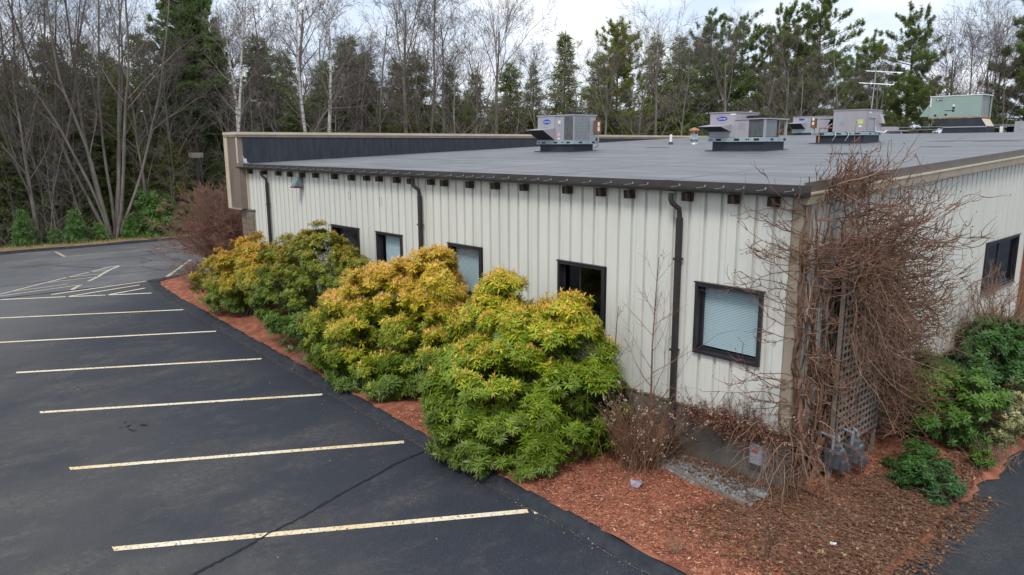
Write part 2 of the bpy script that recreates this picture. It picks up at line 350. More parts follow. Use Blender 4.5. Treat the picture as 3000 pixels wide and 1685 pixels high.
stalls=[((-5.52,-8.33),(-2.40,-3.30),'worn cream stall line nearest the camera, crossed by the long crack'),
 ((-8.90,-8.20),(-5.93,-3.22),'second stall line, ending short of the rounded green shrub'),
 ((-12.48,-8.05),(-9.45,-3.08),'third stall line, just beyond the rough pothole'),
 ((-16.14,-7.95),(-13.13,-2.92),'fourth stall line, ending by the tall green shrub'),
 ((-19.90,-7.82),(-16.92,-2.72),'fifth stall line, worn away near its outer end'),
 ((-23.60,-7.36),(-20.70,-2.42),'sixth stall line, the last before the hatched no parking zone')]
for a,b,lb in stalls: mark('stall_line',a,b,.125,lb,G,cut=True)
# little square paint dabs at the stall heads
for (x,y),lb in (((-2.25,-3.16),'small white paint dab at the head of the nearest stall line'),((-20.4,-2.25),'small white paint dab at the head of the sixth stall line')):
    mark('paint_dab',(x-.06,y-.1),(x+.04,y+.06),.12,lb,None,'paint_new')
G2='hatching lines of the no parking zone'
for a,b,w,lb,mm in [((-24.58,-2.36),(-27.16,-6.88),.12,'white edge line of the hatched zone on dark asphalt','paint_new'),
  ((-25.85,-2.26),(-25.35,-3.78),.11,'shortest slanted hatch line beside the mulch bed tip','paint_new'),
  ((-26.73,-2.21),(-26.05,-4.96),.11,'middle slanted hatch line on the dark asphalt','paint_new'),
  ((-27.48,-1.68),(-26.95,-5.28),.12,'outer hatch line along the asphalt seam','paint_new'),
  ((-31.70,-2.12),(-31.68,-3.03),.10,'shortest faded hatch line at the point of the grey triangle','paint_old'),
  ((-30.76,-2.67),(-30.79,-4.14),.10,'second faded hatch line in the grey triangle','paint_old'),
  ((-30.07,-2.95),(-29.96,-4.87),.10,'third faded hatch line in the grey triangle','paint_old'),
  ((-28.97,-4.34),(-28.69,-6.30),.10,'fourth faded hatch line in the grey triangle','paint_old'),
  ((-28.44,-3.90),(-27.95,-6.78),.10,'longest faded hatch line next to the asphalt seam','paint_old')]:
    mark('hatch_line',a,b,w,lb,G2,mm)
def poly_mark(name,pts,w,label,m='paint_old',group=None): return tag(strip(name,pts,w,.006,M[m]),label,'road marking',group)
poly_mark('hatch_border',[(-28.2,-6.9),(-28.75,-6.29),(-30.06,-4.85),(-30.78,-3.99),(-31.56,-3.06),(-32.55,-1.95),(-32.72,-1.5)],.12,'faded curved outer border of the hatched triangle',group=G2)
poly_mark('hatch_border',[(-32.6,-1.5),(-31.82,-2.05),(-30.65,-2.69),(-30.07,-2.95),(-29.09,-3.56)],.14,'faded straight inner border of the hatched triangle',group=G2)
poly_mark('hatch_border',[(-28.44,-3.95),(-27.75,-4.35),(-27.45,-4.48)],.14,'broken end piece of the hatched triangle border',group=G2)
poly_mark('kerb_stall_line',[(-40.15,-2.73),(-37.8,-2.74)],.13,'short white cross line marking the kerbside parking bay','paint_old')
poly_mark('kerb_stall_line',[(-37.8,-2.66),(-37.62,2.6),(-37.5,9)],.11,'long thin white edge line of the kerbside parking bay','paint_old')
poly_mark('stall_line',[(-32.3,1.68),(-27.95,-.78)],.15,'single white line on grey asphalt beside the bare red shrub','paint_old')

def crack(name,pts,w,m,label,z=.005,jit=.03,sub=6,seed=1):
    r=random.Random(seed); Q=[]
    for i in range(len(pts)-1):
        for k in range(sub):
            t=k/sub; Q.append((pts[i][0]*(1-t)+pts[i+1][0]*t+r.uniform(-jit,jit),pts[i][1]*(1-t)+pts[i+1][1]*t+r.uniform(-jit,jit)))
    Q.append(pts[-1]); ws=[w*r.uniform(.55,1.35) for _ in Q]
    o=strip(name,Q,ws,z,M[m]); o['kind']='structure'; o['label']=label; return o
crack('pavement_crack',[(-4.0,-9.4),(-4.12,-7.72),(-4.2,-7.39),(-4.25,-7.11),(-4.37,-6.78),(-4.45,-6.55),(-4.55,-6.03),(-4.7,-5.58),(-4.88,-5.06),(-5.01,-4.56),(-5.2,-3.92),(-5.32,-3.12)],.045,'tar','long dark crack crossing the nearest stall',z=.009,jit=.016,sub=5)
crack('pavement_crack',[(-35.3,-5.2),(-35.24,-3.73),(-34.27,-3.38),(-33.66,-3.07),(-32.47,-2.21),(-31.6,-.73),(-30.63,-.52),(-29.96,-.44),(-29.26,.14),(-29.1,2.0)],.07,'crackold','meandering crack across the grey road',seed=2,jit=.05)
crack('pavement_crack',[(-37.6,.6),(-37.4,.9),(-36.39,.99),(-35.49,.89)],.08,'crackold','short kinked crack by the kerbside bay',seed=3)
for i,x in enumerate((-38.0,-35.65,-30.3)): crack('pavement_seam',[(x+.1,-14),(x,-6),(x+.15,0),(x+.1,10)],.05,'crackold','straight paving seam in the grey road',seed=10+i,jit=.01)
crack('pavement_seam',[(-27.4,-14),(-27.4,-6.84),(-27.33,-4.5),(-27.36,-3.1),(-27.6,-1.75)],.14,'tar','dark seam between sealed lot and grey road',seed=20,jit=.03,z=.0045)

# asphalt berm round the bed
J=[(-28.25,.9),(-28.05,-.15),(-27.95,-.8),(-27.55,-1.72),(-25.19,-2.10),(-22.4,-2.34),(-19.87,-2.46),(-15.3,-2.66),(-11.27,-2.82),(-7.04,-3.02),(-2.87,-3.21),(-.15,-3.27),(2.0,-3.34),(2.25,-3.0),(2.22,-1.15)]
K=[(-27.75,1.1),(-27.5,0.1),(-27.2,-.6),(-26.5,-1.5),(-25.1,-1.76),(-22.35,-1.98),(-19.85,-2.08),(-15.25,-2.33),(-11.25,-2.52),(-7.0,-2.76),(-2.85,-2.94),(-.15,-3.02),(1.75,-3.06),(1.95,-2.9),(1.98,-1.15)]
def berm():
    prof=[(0,.006),(.12,.02),(.35,.055),(.6,.085),(.85,.10),(1.0,.10),(1.02,.0)]
    pj=[];pk=[]
    for i in range(len(J)-1):
        n=max(1,int((Vector(J[i])-Vector(J[i+1])).length/.35))
        for k in range(n):
            t=k/n; pj.append(Vector(J[i]).lerp(Vector(J[i+1]),t)); pk.append(Vector(K[i]).lerp(Vector(K[i+1]),t))
    pj.append(Vector(J[-1]));pk.append(Vector(K[-1]))
    r=random.Random(4);V=[];F=[];n=len(prof)
    for a,b in zip(pj,pk):
        for t,z in prof:
            q=a.lerp(b,t+ (r.uniform(-.02,.02) if t>0 else 0)); V.append((q.x,q.y,z+(r.uniform(-.003,.003) if z>.02 else 0)))
    for i in range(len(pj)-1):
        for k in range(n-1): F.append((i*n+k,(i+1)*n+k,(i+1)*n+k+1,i*n+k+1))
    o=MB().add(V,F).build('kerb_strip',M['berm'],smooth=True); o['kind']='structure'; o['label']='low black asphalt berm along the mulch bed'
    s=[(J[i][0],J[i][1]-.02) for i in range(3,13)]
    crack('berm_joint',s,.018,'dust','pale dusty joint along the foot of the berm',seed=31,jit=.02,z=.0085,sub=14)
berm()
# white painted concrete kerb at the front of the bed
o=MB().box(-28.2,-28.0,.95,9.0,0,.14).build('kerb',M['label']); o['kind']='structure'; bevel(o,.02)
# forest edge kerb and verge
def verge():
    r=random.Random(8);V=[];F=[];N=70
    for i in range(N+1):
        y=-40+i*80/N
        V+=[(-41.02+r.uniform(-.05,.05),y,.0),(-41.12,y,.10),(-41.4,y,.12+r.uniform(-.02,.02)),(-41.6,y,.13+r.uniform(-.02,.03)),(-42.6+r.uniform(-.4,.4),y,.14),(-44,y,.0)]
    for i in range(N):
        for k in range(5): F.append((i*6+k,(i+1)*6+k,(i+1)*6+k+1,i*6+k+1))
    b=MB().add(V,F); b.m=[(0 if k<2 else 1) for i in range(N) for k in range(5)]
    o=b.build('verge',[M['berm'],M['straw']]); o['kind']='structure'; o['label']='dead grass verge behind a low black kerb'
verge()

# mulch bed (two joined grids) -------------------------------------------------
def kcurve(x):
    for i in range(3,len(K)-3):
        if K[i][0]<=x<=K[i+1][0]:
            t=(x-K[i][0])/(K[i+1][0]-K[i][0]); return K[i][1]*(1-t)+K[i+1][1]*t
    return K[3][1] if x<K[3][0] else -3.06
def mulch_z(x,y):
    return .10+.05*math.sin(min(1,max(0,(y-kcurve(x))/1.2))*math.pi/2)*(1 if x<1.2 else .5)+.015*math.sin(x*2.1+y*1.3)+.012*math.sin(x*5.3-y*4.1)
def mulch():
    V=[];F=[]
    def grid(x0,x1,nx,ylo,yhi,ny):
        b=len(V)
        for i in range(nx+1):
            x=x0+(x1-x0)*i/nx
            for j in range(ny+1):
                lo=ylo(x)-.04; y=lo+(yhi(x)-lo)*j/ny
                V.append((x,y,mulch_z(x,y)+random.uniform(-.012,.012)))
        for i in range(nx):
            for j in range(ny):
                a=b+i*(ny+1)+j; F.append((a,a+ny+1,a+ny+2,a+1))
    grid(-26.5,1.75,170,kcurve,lambda x:.08 if x>-21 else 6.0,16)
    grid(-27.75,-26.5,6,lambda x:-.6+(-26.9-x)*2.2 if x<-26.9 else -1.35+(-26.5-x)*1.9,lambda x:6.0,16)
    # side bed by the right wall
    ed=[(-3.0,1.75),(-1.2,2.02),(-.14,2.10),(1.0,1.95),(1.8,1.98),(2.9,1.95),(3.15,2.06),(4,2.0),(4.8,1.96),(5.2,2.05),(16,2.1)]
    def xr(y):
        for i in range(len(ed)-1):
            if ed[i][0]<=y<=ed[i+1][0]:
                t=(y-ed[i][0])/(ed[i+1][0]-ed[i][0]); return ed[i][1]*(1-t)+ed[i+1][1]*t
        return 2.0
    b=len(V);nx,ny=12,90
    for j in range(ny+1):
        y=.08+j*(15.9)/ny
        for i in range(nx+1):
            x=-.05+(xr(y)+.03+random.uniform(-.06,.06)*(i==nx)+.05)*i/nx
            z=mulch_z(x,y)-.01 if i<nx else .012
            V.append((x,y,z+(0.06*(1-i/nx))))
    for j in range(ny):
        for i in range(nx):
            a=b+j*(nx+1)+i; F.append((a,a+1,a+nx+2,a+nx+1))
    # right tip east of the corner, down to the driveway
    b=len(V);
    for j in range(21):
        y=-3.06+j*3.16/20
        for i in range(5):
            x=1.70+ (xr(y)+random.uniform(-.05,.05)*(i==4)-1.70)*i/4
            V.append((x,y,mulch_z(x,y)*(1-i/4)+.012))
    for j in range(20):
        for i in range(4):
            a=b+j*5+i; F.append((a,a+1,a+6,a+5))
    o=MB().add(V,F).build('mulch_bed',M['mulch'],smooth=True); o['kind']='structure'; o['label']='red brown bark mulch bed along the building'
    # loose chips
    N=70000; x=RNG.uniform(-7,2.0,N)**1; x=np.where(RNG.random(N)<.22,RNG.uniform(-27,-7,N),x)
    y=np.array([kcurve(a) for a in x])+.02+RNG.random(N)*3.0
    k2=RNG.random(N)<.16; x=np.where(k2,RNG.uniform(.05,1.95,N),x); y=np.where(k2,RNG.uniform(0,7,N),y)
    ok=(y<.02)|(x>.05); x=x[ok];y=y[ok];N=len(x)
    z=np.array([mulch_z(a,b_) for a,b_ in zip(x,y)])+.012
    an=RNG.uniform(0,2*np.pi,N); D=np.stack([np.cos(an),np.sin(an),RNG.normal(0,.18,N)],1); Nn=nrm(np.stack([RNG.normal(0,.4,N),RNG.normal(0,.4,N),np.ones(N)],1))
    V,F=blades(np.stack([x,y,z],1),nrm(D),Nn,RNG.uniform(.02,.085,N),RNG.uniform(.007,.022,N),.1,.5)
    pal=np.array([(.32,.108,.060),(.43,.165,.095),(.53,.25,.155),(.19,.057,.034),(.62,.41,.29),(.11,.042,.026)]); c=pal[RNG.choice(6,N,p=[.3,.27,.16,.17,.05,.05])]*RNG.uniform(.8,1.2,(N,1))
    o=link('mulch_chips',fast_mesh('mulch_chips',V,F,M['dryleaf'],col=np.repeat(c,4,0))); o['kind']='stuff'; o['label']='loose red brown bark chips over the bed'
mulch()

def pebbles():
    ico=[(0,0,1),(.894,0,.447),(.276,.851,.447),(-.724,.526,.447),(-.724,-.526,.447),(.276,-.851,.447),(.724,.526,-.447),(-.276,.851,-.447),(-.894,0,-.447),(-.276,-.851,-.447),(.724,-.526,-.447)]
    fc=[(0,1,2),(0,2,3),(0,3,4),(0,4,5),(0,5,1),(1,6,2),(2,7,3),(3,8,4),(4,9,5),(5,10,1),(6,7,2),(7,8,3),(8,9,4),(9,10,5),(10,6,1)]
    I=np.array(ico);N=1500
    x=RNG.uniform(-2.3,-.05,N);y=-.12-RNG.random(N)*.78
    s=RNG.uniform(.014,.034,N); z=np.array([mulch_z(a,b) for a,b in zip(x,y)])+s*.4+.01
    sc=np.stack([s*RNG.uniform(.8,1.5,N),s*RNG.uniform(.8,1.3,N),s*.75],1)
    V=(I[None]*sc[:,None,:]*RNG.uniform(.8,1.2,(N,11,1))+np.stack([x,y,z],1)[:,None]).reshape(-1,3)
    F=(np.array(fc)[None]+(np.arange(N)*11)[:,None,None]).reshape(-1,3)
    o=link('gravel',fast_mesh('gravel',V,F,M['stone'])); o['kind']='stuff'; o['label']='grey drip strip pebbles at the foot of the wall'
    b=MB().box(-2.4,-.1,-.015,.015,0,.1)
    o=b.build('bed_edging',M['lattice']); o.location=(0,-.99,.13); o.rotation_euler=(0,0,rad(-6.5)); tag(o,'thin weathered edging strip between grey pebbles and red mulch','edging')
    MBs=MB(); MBs.add([(-.15+.16*a*1.3,-.49+.16*b_,.2+.05*c) for a,b_,c in ico],fc); o=MBs.build('flat_stone',M['stone'],smooth=True); tag(o,'larger flat grey stone among the pebbles by the building corner','stone')
pebbles()

# ------------------------------------------------------------------ building
S=.3048; U0=-8.658
BLD=empty('commercial_building',(0,0,0),'long single storey building with pale ribbed metal siding and flat grey roof','building')
ROOF=lambda y: 4.95+.037*y
ZB=1.05
def panel_mesh(along, x0, x1, ribs, zlo, ztop, holes, out):
    """vertical sheet: out=-1 -> wall A (faces -y, along x), out=+1 -> wall B (faces +x, along y). ribs are recessed flutes"""
    pts=[]
    xs=set([x0,x1])
    prof={}
    for r in ribs:
        for dx,d in ((-.034,0),(-.026,-.055),(.026,-.055),(.034,0)):
            if x0<=r+dx<=x1: prof[r+dx]=d; xs.add(r+dx)
        for off in (.11,.20):
            for dx,d in ((-.008,0),(0,-.006),(.008,0)):
                if x0<=r+off+dx<=x1: prof[r+off+dx]=d; xs.add(r+off+dx)
    for h in holes:
        for e in h[:2]:
            if x0<e<x1: xs.add(e)
    xs=sorted(xs)
    def depth(x):
        if x in prof: return prof[x]
        for r in ribs:
            t=abs(x-r)
            if t<.026: return -.055
            if t<.034: return -.055*(.034-t)/.008
        return 0.
    b=MB()
    def P(x,z):
        d=depth(x)
        return (x,-d,z) if along=='x' else (d,x,z)
    zt=ztop if callable(ztop) else (lambda a: ztop)
    for i in range(len(xs)-1):
        a,c=xs[i],xs[i+1]; mid=(a+c)/2; iv=[(zlo,None)]
        for h in holes:
            if h[0]<mid<h[1]: iv=[(zlo,h[2]),(h[3],None)]
        for lo,hi in iv:
            za=hi if hi is not None else zt(a); zc=hi if hi is not None else zt(c)
            f=(0,1,2,3)
            b.add([P(a,lo),P(c,lo),P(c,zc),P(a,za)],[f])
    return b
WZ0,WZ1=2.04,3.253
WA=[(-14.337,-14.337+5*S),(-11.869,-11.869+4*S),(U0,U0+4*S),(U0+12*S,U0+16*S),(U0+22.65*S,U0+26.7*S)]
holesA=[(a,b,WZ0,WZ1) for a,b in WA]
ribsA=[U0+k*S for k in range(-39,29)]
XL=-20.32; XR=U0+28*S-.005
def wall_a():
    edges=[XL]+[U0+k*S+.10 for k in range(-36,28,3)]+[XR]
    for a,c in zip(edges[:-1],edges[1:]):
        if c-a<.05: continue
        rb=[r for r in ribsA if a-.05<r<c+.05]
        hs=[h for h in holesA if h[1]>a and h[0]<c]
        full=[h for h in hs if h[0]<=a and h[1]>=c-.003]
        if full:
            h=full[0]; panel_mesh('x',a,c-.003,rb,ZB,h[2],[],-1).build('siding_panel',M['siding'],BLD); panel_mesh('x',a,c-.003,rb,h[3],4.80,[],-1).build('siding_panel',M['siding'],BLD)
        else: panel_mesh('x',a,c-.003,rb,ZB,4.80,hs,-1).build('siding_panel',M['siding'],BLD)
wall_a()
W6=(9.0,11.56)
def wall_b():
    y0=.20; k=0
    ribsB=[.16+i*S for i in range(0,50)]
    edges=[y0]+[.26+i*S*3 for i in range(1,16)]
    for a,c in zip(edges[:-1],edges[1:]):
        rb=[r for r in ribsB if a-.05<r<c+.05]; hs=[(W6[0],W6[1],WZ0,WZ1)] if c>W6[0] and a<W6[1] else []
        top=lambda q:ROOF(q)-.10
        full=[h for h in hs if h[0]<=a and h[1]>=c-.003]
        if full:
            h=full[0]; panel_mesh('y',a,c-.003,rb,ZB,h[2],[],1).build('siding_panel',M['siding'],BLD); panel_mesh('y',a,c-.003,rb,h[3],top,[],1).build('siding_panel',M['siding'],BLD)
        else: panel_mesh('y',a,c-.003,rb,ZB,top,hs,1).build('siding_panel',M['siding'],BLD)
    b=MB(); ye=edges[-1]
    # remaining walls out of view: rest of the right side, back, left front
    b.add([(0,ye,0),(0,48,0),(0,48,ROOF(28)-.037*20),(0,28,ROOF(28)-.1),(0,ye,ROOF(ye)-.1)],[(0,1,2,3,4)])
    b.add([(0,48,0),(-20.9,48,0),(-20.9,48,5.2),(0,48,5.2)],[(0,1,2,3)])
    b.add([(-20.9,48,0),(-20.9,.3,0),(-20.9,.3,4.9),(-20.9,48,4.9)],[(0,1,2,3)])
    b.build('wall',M['siding'],BLD)
    # foundation
    b=MB().box(-19.85,-.02,-.02,.4,0,1.02).box(-.4,-.02+.04,-.0205,14,0,1.0195); b.build('foundation',M['concrete'],BLD)
    b=MB().box(XL,.05,-.045,.0,1.02,1.055).box(.0,.05,-.04499,14,1.0202,1.0548); b.build('base_trim',M['bronze_lt'],BLD)
    # dark wall core so nothing shows through the flutes
wall_b()
# corner trim
b=MB(); b.box(XR,.035,-.038,-.012,1.0,4.76); b.box(.012,.038,-.012,.215,1.0,4.80); bevel(b.build('corner_trim',M['trim'],BLD),.006)
MB().box(-20.36,XL+.03,-.05,-.003,3.3,4.75).build('end_trim',M['trim_lt'],BLD)

# windows
def blinds(x0,x1,z0,z1,y,parent,m,tilt,pitch=.0275,along='x',wd=.025):
    me=None; z=z1-.03; c,s=math.cos(tilt),math.sin(tilt)
    b=MB(); h=wd/2
    dy,dz=h*c,h*s
    V=[(x0,-dy,-dz),(x1,-dy,-dz),(x1,0,.002),(x1,dy,dz),(x0,dy,dz),(x0,0,.002)]
    b.add(V,[(0,1,2,5),(5,2,3,4)]); me=b.mesh('slat',m)
    while z>z0+.02:
        o=link('slat',me,parent); o.location=(0,y,z); z-=pitch
def window_a(i,x0,x1,style):
    z0,z1=WZ0,WZ1
    b=MB(); fw=.055
    b.frame_xz(x0,x1,z0,z1,fw,-.06,.03); b.box(x0-.02,x1+.02,-.075,-.0,z1-.001,z1+.022)
    # deep jamb lining
    b.frame_xz(x0+.002,x1-.002,z0+.002,z1-.002,fw-.012,.031,.135)
    w=b.build('window',M['winframe'],BLD); bevel(w,.004)
    xi0,xi1,zi0,zi1=x0+fw-.012,x1-fw+.012,z0+fw-.012,z1-fw+.012
    MB().frame_xz(xi0,xi1,zi0,zi1,.045,.085,.12).build('sash',M['winframe'],w)
    if style in('W4','W1'):
        xm=xi0+.40*(xi1-xi0) if style=='W4' else xi0+.3
        MB().box(xm-.02,xm+.02,.086,.118,zi0+.045,zi1-.045).build('mullion',M['winframe'],w)
    g={'W5':'glass','W3':'glass','W2':'glass','W4':'glass_dk','W1':'glass_dk'}[style]
    MB().box(xi0+.04,xi1-.04,.100,.104,zi0+.04,zi1-.04).build('pane',M[g],w)
    # room
    rb=MB(); X0,X1,Y0,Y1,Z0,Z1=x0-.5,x1+.5,.16,1.6,1.2,3.6
    rb.add([(X0,Y0,Z0),(X1,Y0,Z0),(X1,Y1,Z0),(X0,Y1,Z0),(X0,Y0,Z1),(X1,Y0,Z1),(X1,Y1,Z1),(X0,Y1,Z1)],[(0,1,2,3),(7,6,5,4),(3,2,6,7),(1,5,6,2),(0,3,7,4)])
    rb.build('room_lining',M['interior'],w)
    bx0,bx1,bz0,bz1=xi0+.03,xi1-.03,zi0+.03,zi1-.03
    if style in('W5','W3'): blinds(bx0,bx1,bz0,bz1,.15,w,M['slat'],rad(48))
    elif style=='W2': blinds(bx0+.10,bx1-.18,bz0,bz1,.15,w,M['slat'],rad(78))
    elif style=='W4':
        blinds(bx0+.42,bx1,bz0+.16,bz1,.15,w,M['slat_dk'],rad(-12)); MB().box(bx0+.3,bx1,.16,.5,bz0,bz0+.12).build('window_shelf',M['slat'],w)
    else: blinds(bx0,bx1,bz0,bz1,.15,w,M['slat_dk'],rad(40))
    return w
for i,((a,c),st) in enumerate(zip(WA,('W1','W2','W3','W4','W5'))): window_a(i,a,c,st)
def window_b():
    y0,y1=W6; z0,z1=WZ0,WZ1; fw=.06
    w=MB().frame_yz(y0,y1,z0,z1,fw,-.02,.035).box(.03,.06,y0-.02,y1+.02,z1-.0005,z1+.02).build('window',M['winframe'],BLD); bevel(w,.004)
    MB().frame_yz(y0+.05,y1-.05,z0+.05,z1-.05,.05,-.08,-.03).box(-.079,-.031,9.0+.44*2.56,9.0+.47*2.56,z0+.1,z1-.1).build('sash',M['winframe'],w)
    MB().box(-.058,-.054,y0+.09,y1-.09,z0+.09,z1-.09).build('pane',M['glass_cl'],w)
    MB().box(-.02,.05,y0-.01,y1+.01,z0-.05,z0-.001).build('sill',M['lattice'],w)
    rb=MB(); X0,X1,Y0,Y1,Z0,Z1=-2.4,-.09,y0-.8,y1+.8,1.1,3.7
    rb.add([(X0,Y0,Z0),(X1,Y0,Z0),(X1,Y1,Z0),(X0,Y1,Z0),(X0,Y0,Z1),(X1,Y0,Z1),(X1,Y1,Z1),(X0,Y1,Z1)],[(0,1,2,3),(7,6,5,4),(3,2,6,7),(0,3,7,4),(0,4,5,1)])
    rb.build('room_lining',mat('office_wall',(.50,.56,.62),rough=.9),w)
    MB().box(-1.4,-.5,10.0,11.0,1.9,2.45).box(-1.2,-.8,10.2,10.8,2.45,2.75).build('desk',M['wood'],w)
    MB().box(-1.1,-.5,9.4,10.1,2.35,2.38).box(-1.3,-.9,10.9,11.3,2.0,2.6).build('papers',M['white'],w)
    d=MB().box(.0,.06,12.2,13.4,.9,3.25).build('door',mat('rust_brown_door',(.22,.085,.045),(.17,.065,.035),scale=3,rough=.6),BLD)
    MB().box(.061,.10,12.27,12.33,2.0,2.15).build('handle',M['galv'],d)
window_b()

# roof, edges, gutter
def roof():
    b=MB(); X0,X1=-20.36,.06
    zr=ROOF(28)
    b.add([(X0,-.10,4.93),(X1,-.10,4.93),(X1,28,zr),(X0,28,zr),(X0,48,zr-.74),(X1,48,zr-.74)],[(0,1,2,3),(3,2,5,4)])
    b.add([(X0,-.10,4.80),(X1,-.10,4.80),(X1,28,zr-.14),(X0,28,zr-.14)],[(3,2,1,0)])
    r=b.build('roof',M['membrane'],BLD)
    for i in range(7):
        x=-2.4-i*3.0; h=.006
        V=[];F=[]
        for j in range(24):
            y=-.05+j*28/23; z=ROOF(y)-.0165+h; jx=random.uniform(-.008,.008)
            V+=[(x-.07+jx,y,z-.0045),(x+jx,y,z),(x+.05+jx,y,z),(x+.054+jx,y,z-.0045)]
        for j in range(23):
            for k in range(3): F.append((j*4+k,j*4+k+1,j*4+k+5,j*4+k+4))
        MB().add(V,F).build('roof_seam',M['seam'],r)
    for y in (4.6,9.2,13.8,18.4,23):
        z=ROOF(y)-.0165+.004
        MB().add([(X0+.1,y-.05,z-.0018),(X1-.1,y-.05,z-.0018),(X1-.1,y+.05,z+.0018),(X0+.1,y+.05,z+.0018)],[(0,1,2,3)]).build('roof_seam',M['seam'],r)
    # dark patches of ponded dirt / repair
    for (x,y,w,d) in ((-12.2,12.6,1.2,.25),(-9.2,13.3,.8,.2),(-3.4,8.9,1.0,.35),(-2.6,13,.9,.22),(-3.0,17.5,3.0,.5),(-4.5,20,1.2,.3)):
        z=ROOF(y)-.0165+.012; N=14
        MB().add([(x+w/2*math.cos(6.283*k/N)*random.uniform(.8,1.1),y+d*math.sin(6.283*k/N)*random.uniform(.8,1.1),z+.037*d*math.sin(6.283*k/N)) for k in range(N)],[tuple(range(N))]).build('roof_patch',M['rubber'],r)
    # eave edge metal
    MB().box(-20.34,.16,-.125,-.101,4.77,4.935).build('roof_edge',M['eave'],BLD)
    g=MB(); x0,x1=-20.6,.15
    # K style gutter: back, bottom, stepped front, lip
    prof=[(-.126,4.83),(-.126,4.768),(-.24,4.763),(-.285,4.785),(-.285,4.80),(-.305,4.805),(-.305,4.832),(-.293,4.832),(-.293,4.814),(-.275,4.808),(-.272,4.792),(-.235,4.775),(-.138,4.778),(-.138,4.83)]
    V=[(x0,y,z) for y,z in prof]+[(x1,y,z) for y,z in prof]; n=len(prof)
    g.add(V,[(k,k+n,(k+1)%n+n,(k+1)%n) for k in range(n)])
    g.add([(x1,y,z) for y,z in prof[:7]]+[(x1,-.126,4.832)],[tuple(range(8))]); g.add([(x0,y,z) for y,z in prof[:7]]+[(x0,-.126,4.832)],[tuple(range(8))])
    gut=g.build('gutter',M['bronze'],BLD)
    sx=[-20.02,-19.41,-18.71,-18.04,-17.54,-16.85,-16.22,-15.61,-15.1,-14.53,-14.1,-13.52,-12.85,-12.2,-11.6,-11.14,-10.57,-10.06,-9.48,-8.9,-8.38,-7.93,-7.59,-7.23,-6.88,-6.39,-5.88,-5.5,-5.14,-4.7,-4.1,-3.6,-3.1,-2.77,-2.11,-1.62,-1.28,-.92,-.56,-.12]
    b=MB(); b.hexa([(-.03,-.30,4.838),(-.012,-.30,4.838),(.03,-.128,4.850),(.012,-.128,4.850)],[(-.03,-.30,4.843),(-.012,-.30,4.843),(.03,-.128,4.855),(.012,-.128,4.855)]); b.box(.010,.030,-.131,-.1265,4.845,4.885); 
    me=b.mesh('gutter_strap',M['strap'])
    for x in sx:
        o=link('gutter_strap',me,gut); o.location=(x,0,0); o.rotation_euler=(0,0,0)
    # brackets (weathered wood blocks)
    bx=[-19.92,-18.75,-17.66,-16.83,-15.98,-15.1,-13.95,-13.0,-12.19,-11.56,-10.72,-10.1,-9.24,-8.71,-7.75,-6.87,-5.96,-4.72,-3.86,-3.19,-1.96,-1.1,-.42]
    me=bevelless=MB().box(-.07,.07,-.15,-.005,-.07,.075).mesh('bracket',M['rotwood'])
    for x in bx:
        o=link('bracket',me,BLD); o.location=(x,0,4.665+random.uniform(-.01,.01)); o.scale=(random.uniform(.85,1.1),1,random.uniform(.9,1.1)); o.rotation_euler=(0,random.uniform(-.05,.05),0)
    # downspouts
    for x in (-18.57,-9.70,-2.09):
        b=MB()
        P=[(x-.10,-.22,4.73),(x-.10,-.22,4.62),(x-.08,-.20,4.56),(x,-.12,4.47),(x,-.105,4.40),(x,-.10,4.3)]
        b.tube(P,.046,8); b.box(x-.045,x+.045,-.140,-.048,1.0,4.32)
        o=b.build('downspout',M['bronze'],BLD); bevel(o,.008)
        for z in (3.6,2.0): MB().box(x-.07,x+.07,-.15,-.04,z,z+.035).build('pipe_strap',M['bronze'],o)
        MB().tube([(x,-.1,1.02),(x,-.12,.6),(x+.02,-.25,.3),(x+.03,-.5,.17)],.075,10).build('drain_pipe',M['rubber'],o)
    # rake edge on the right wall
    def rk(name,y0,y1,x0,x1,dz0,dz1,m):
        b=MB(); z=lambda y:ROOF(y)
        b.hexa([(x0,y0,z(y0)+dz0),(x1,y0,z(y0)+dz0),(x1,y1,z(y1)+dz0),(x0,y1,z(y1)+dz0)],[(x0,y0,z(y0)+dz1),(x1,y0,z(y0)+dz1),(x1,y1,z(y1)+dz1),(x0,y1,z(y1)+dz1)])
        return b.build(name,m,BLD)
    rk('rake_edge',-.12,28,.058,.09,-.12,.03,M['bronze_lt'])
    for y0 in (-.1,4.7,7.9,11.0,15): rk('rake_ledge',y0,{-.1:4.69,4.7:7.89,7.9:10.99,11.0:14.99,15:28}[y0],.040,.15,-.150,-.121,M['trim_lt'])  # lighter beige paints in the ledge top catching sky light
    for y0 in (-.1,6.1,12.2): rk('rake_fascia',y0,{-.1:6.09,6.1:12.19,12.2:28}[y0],.040,.135,-.29,-.1505,M['trim'])
roof()
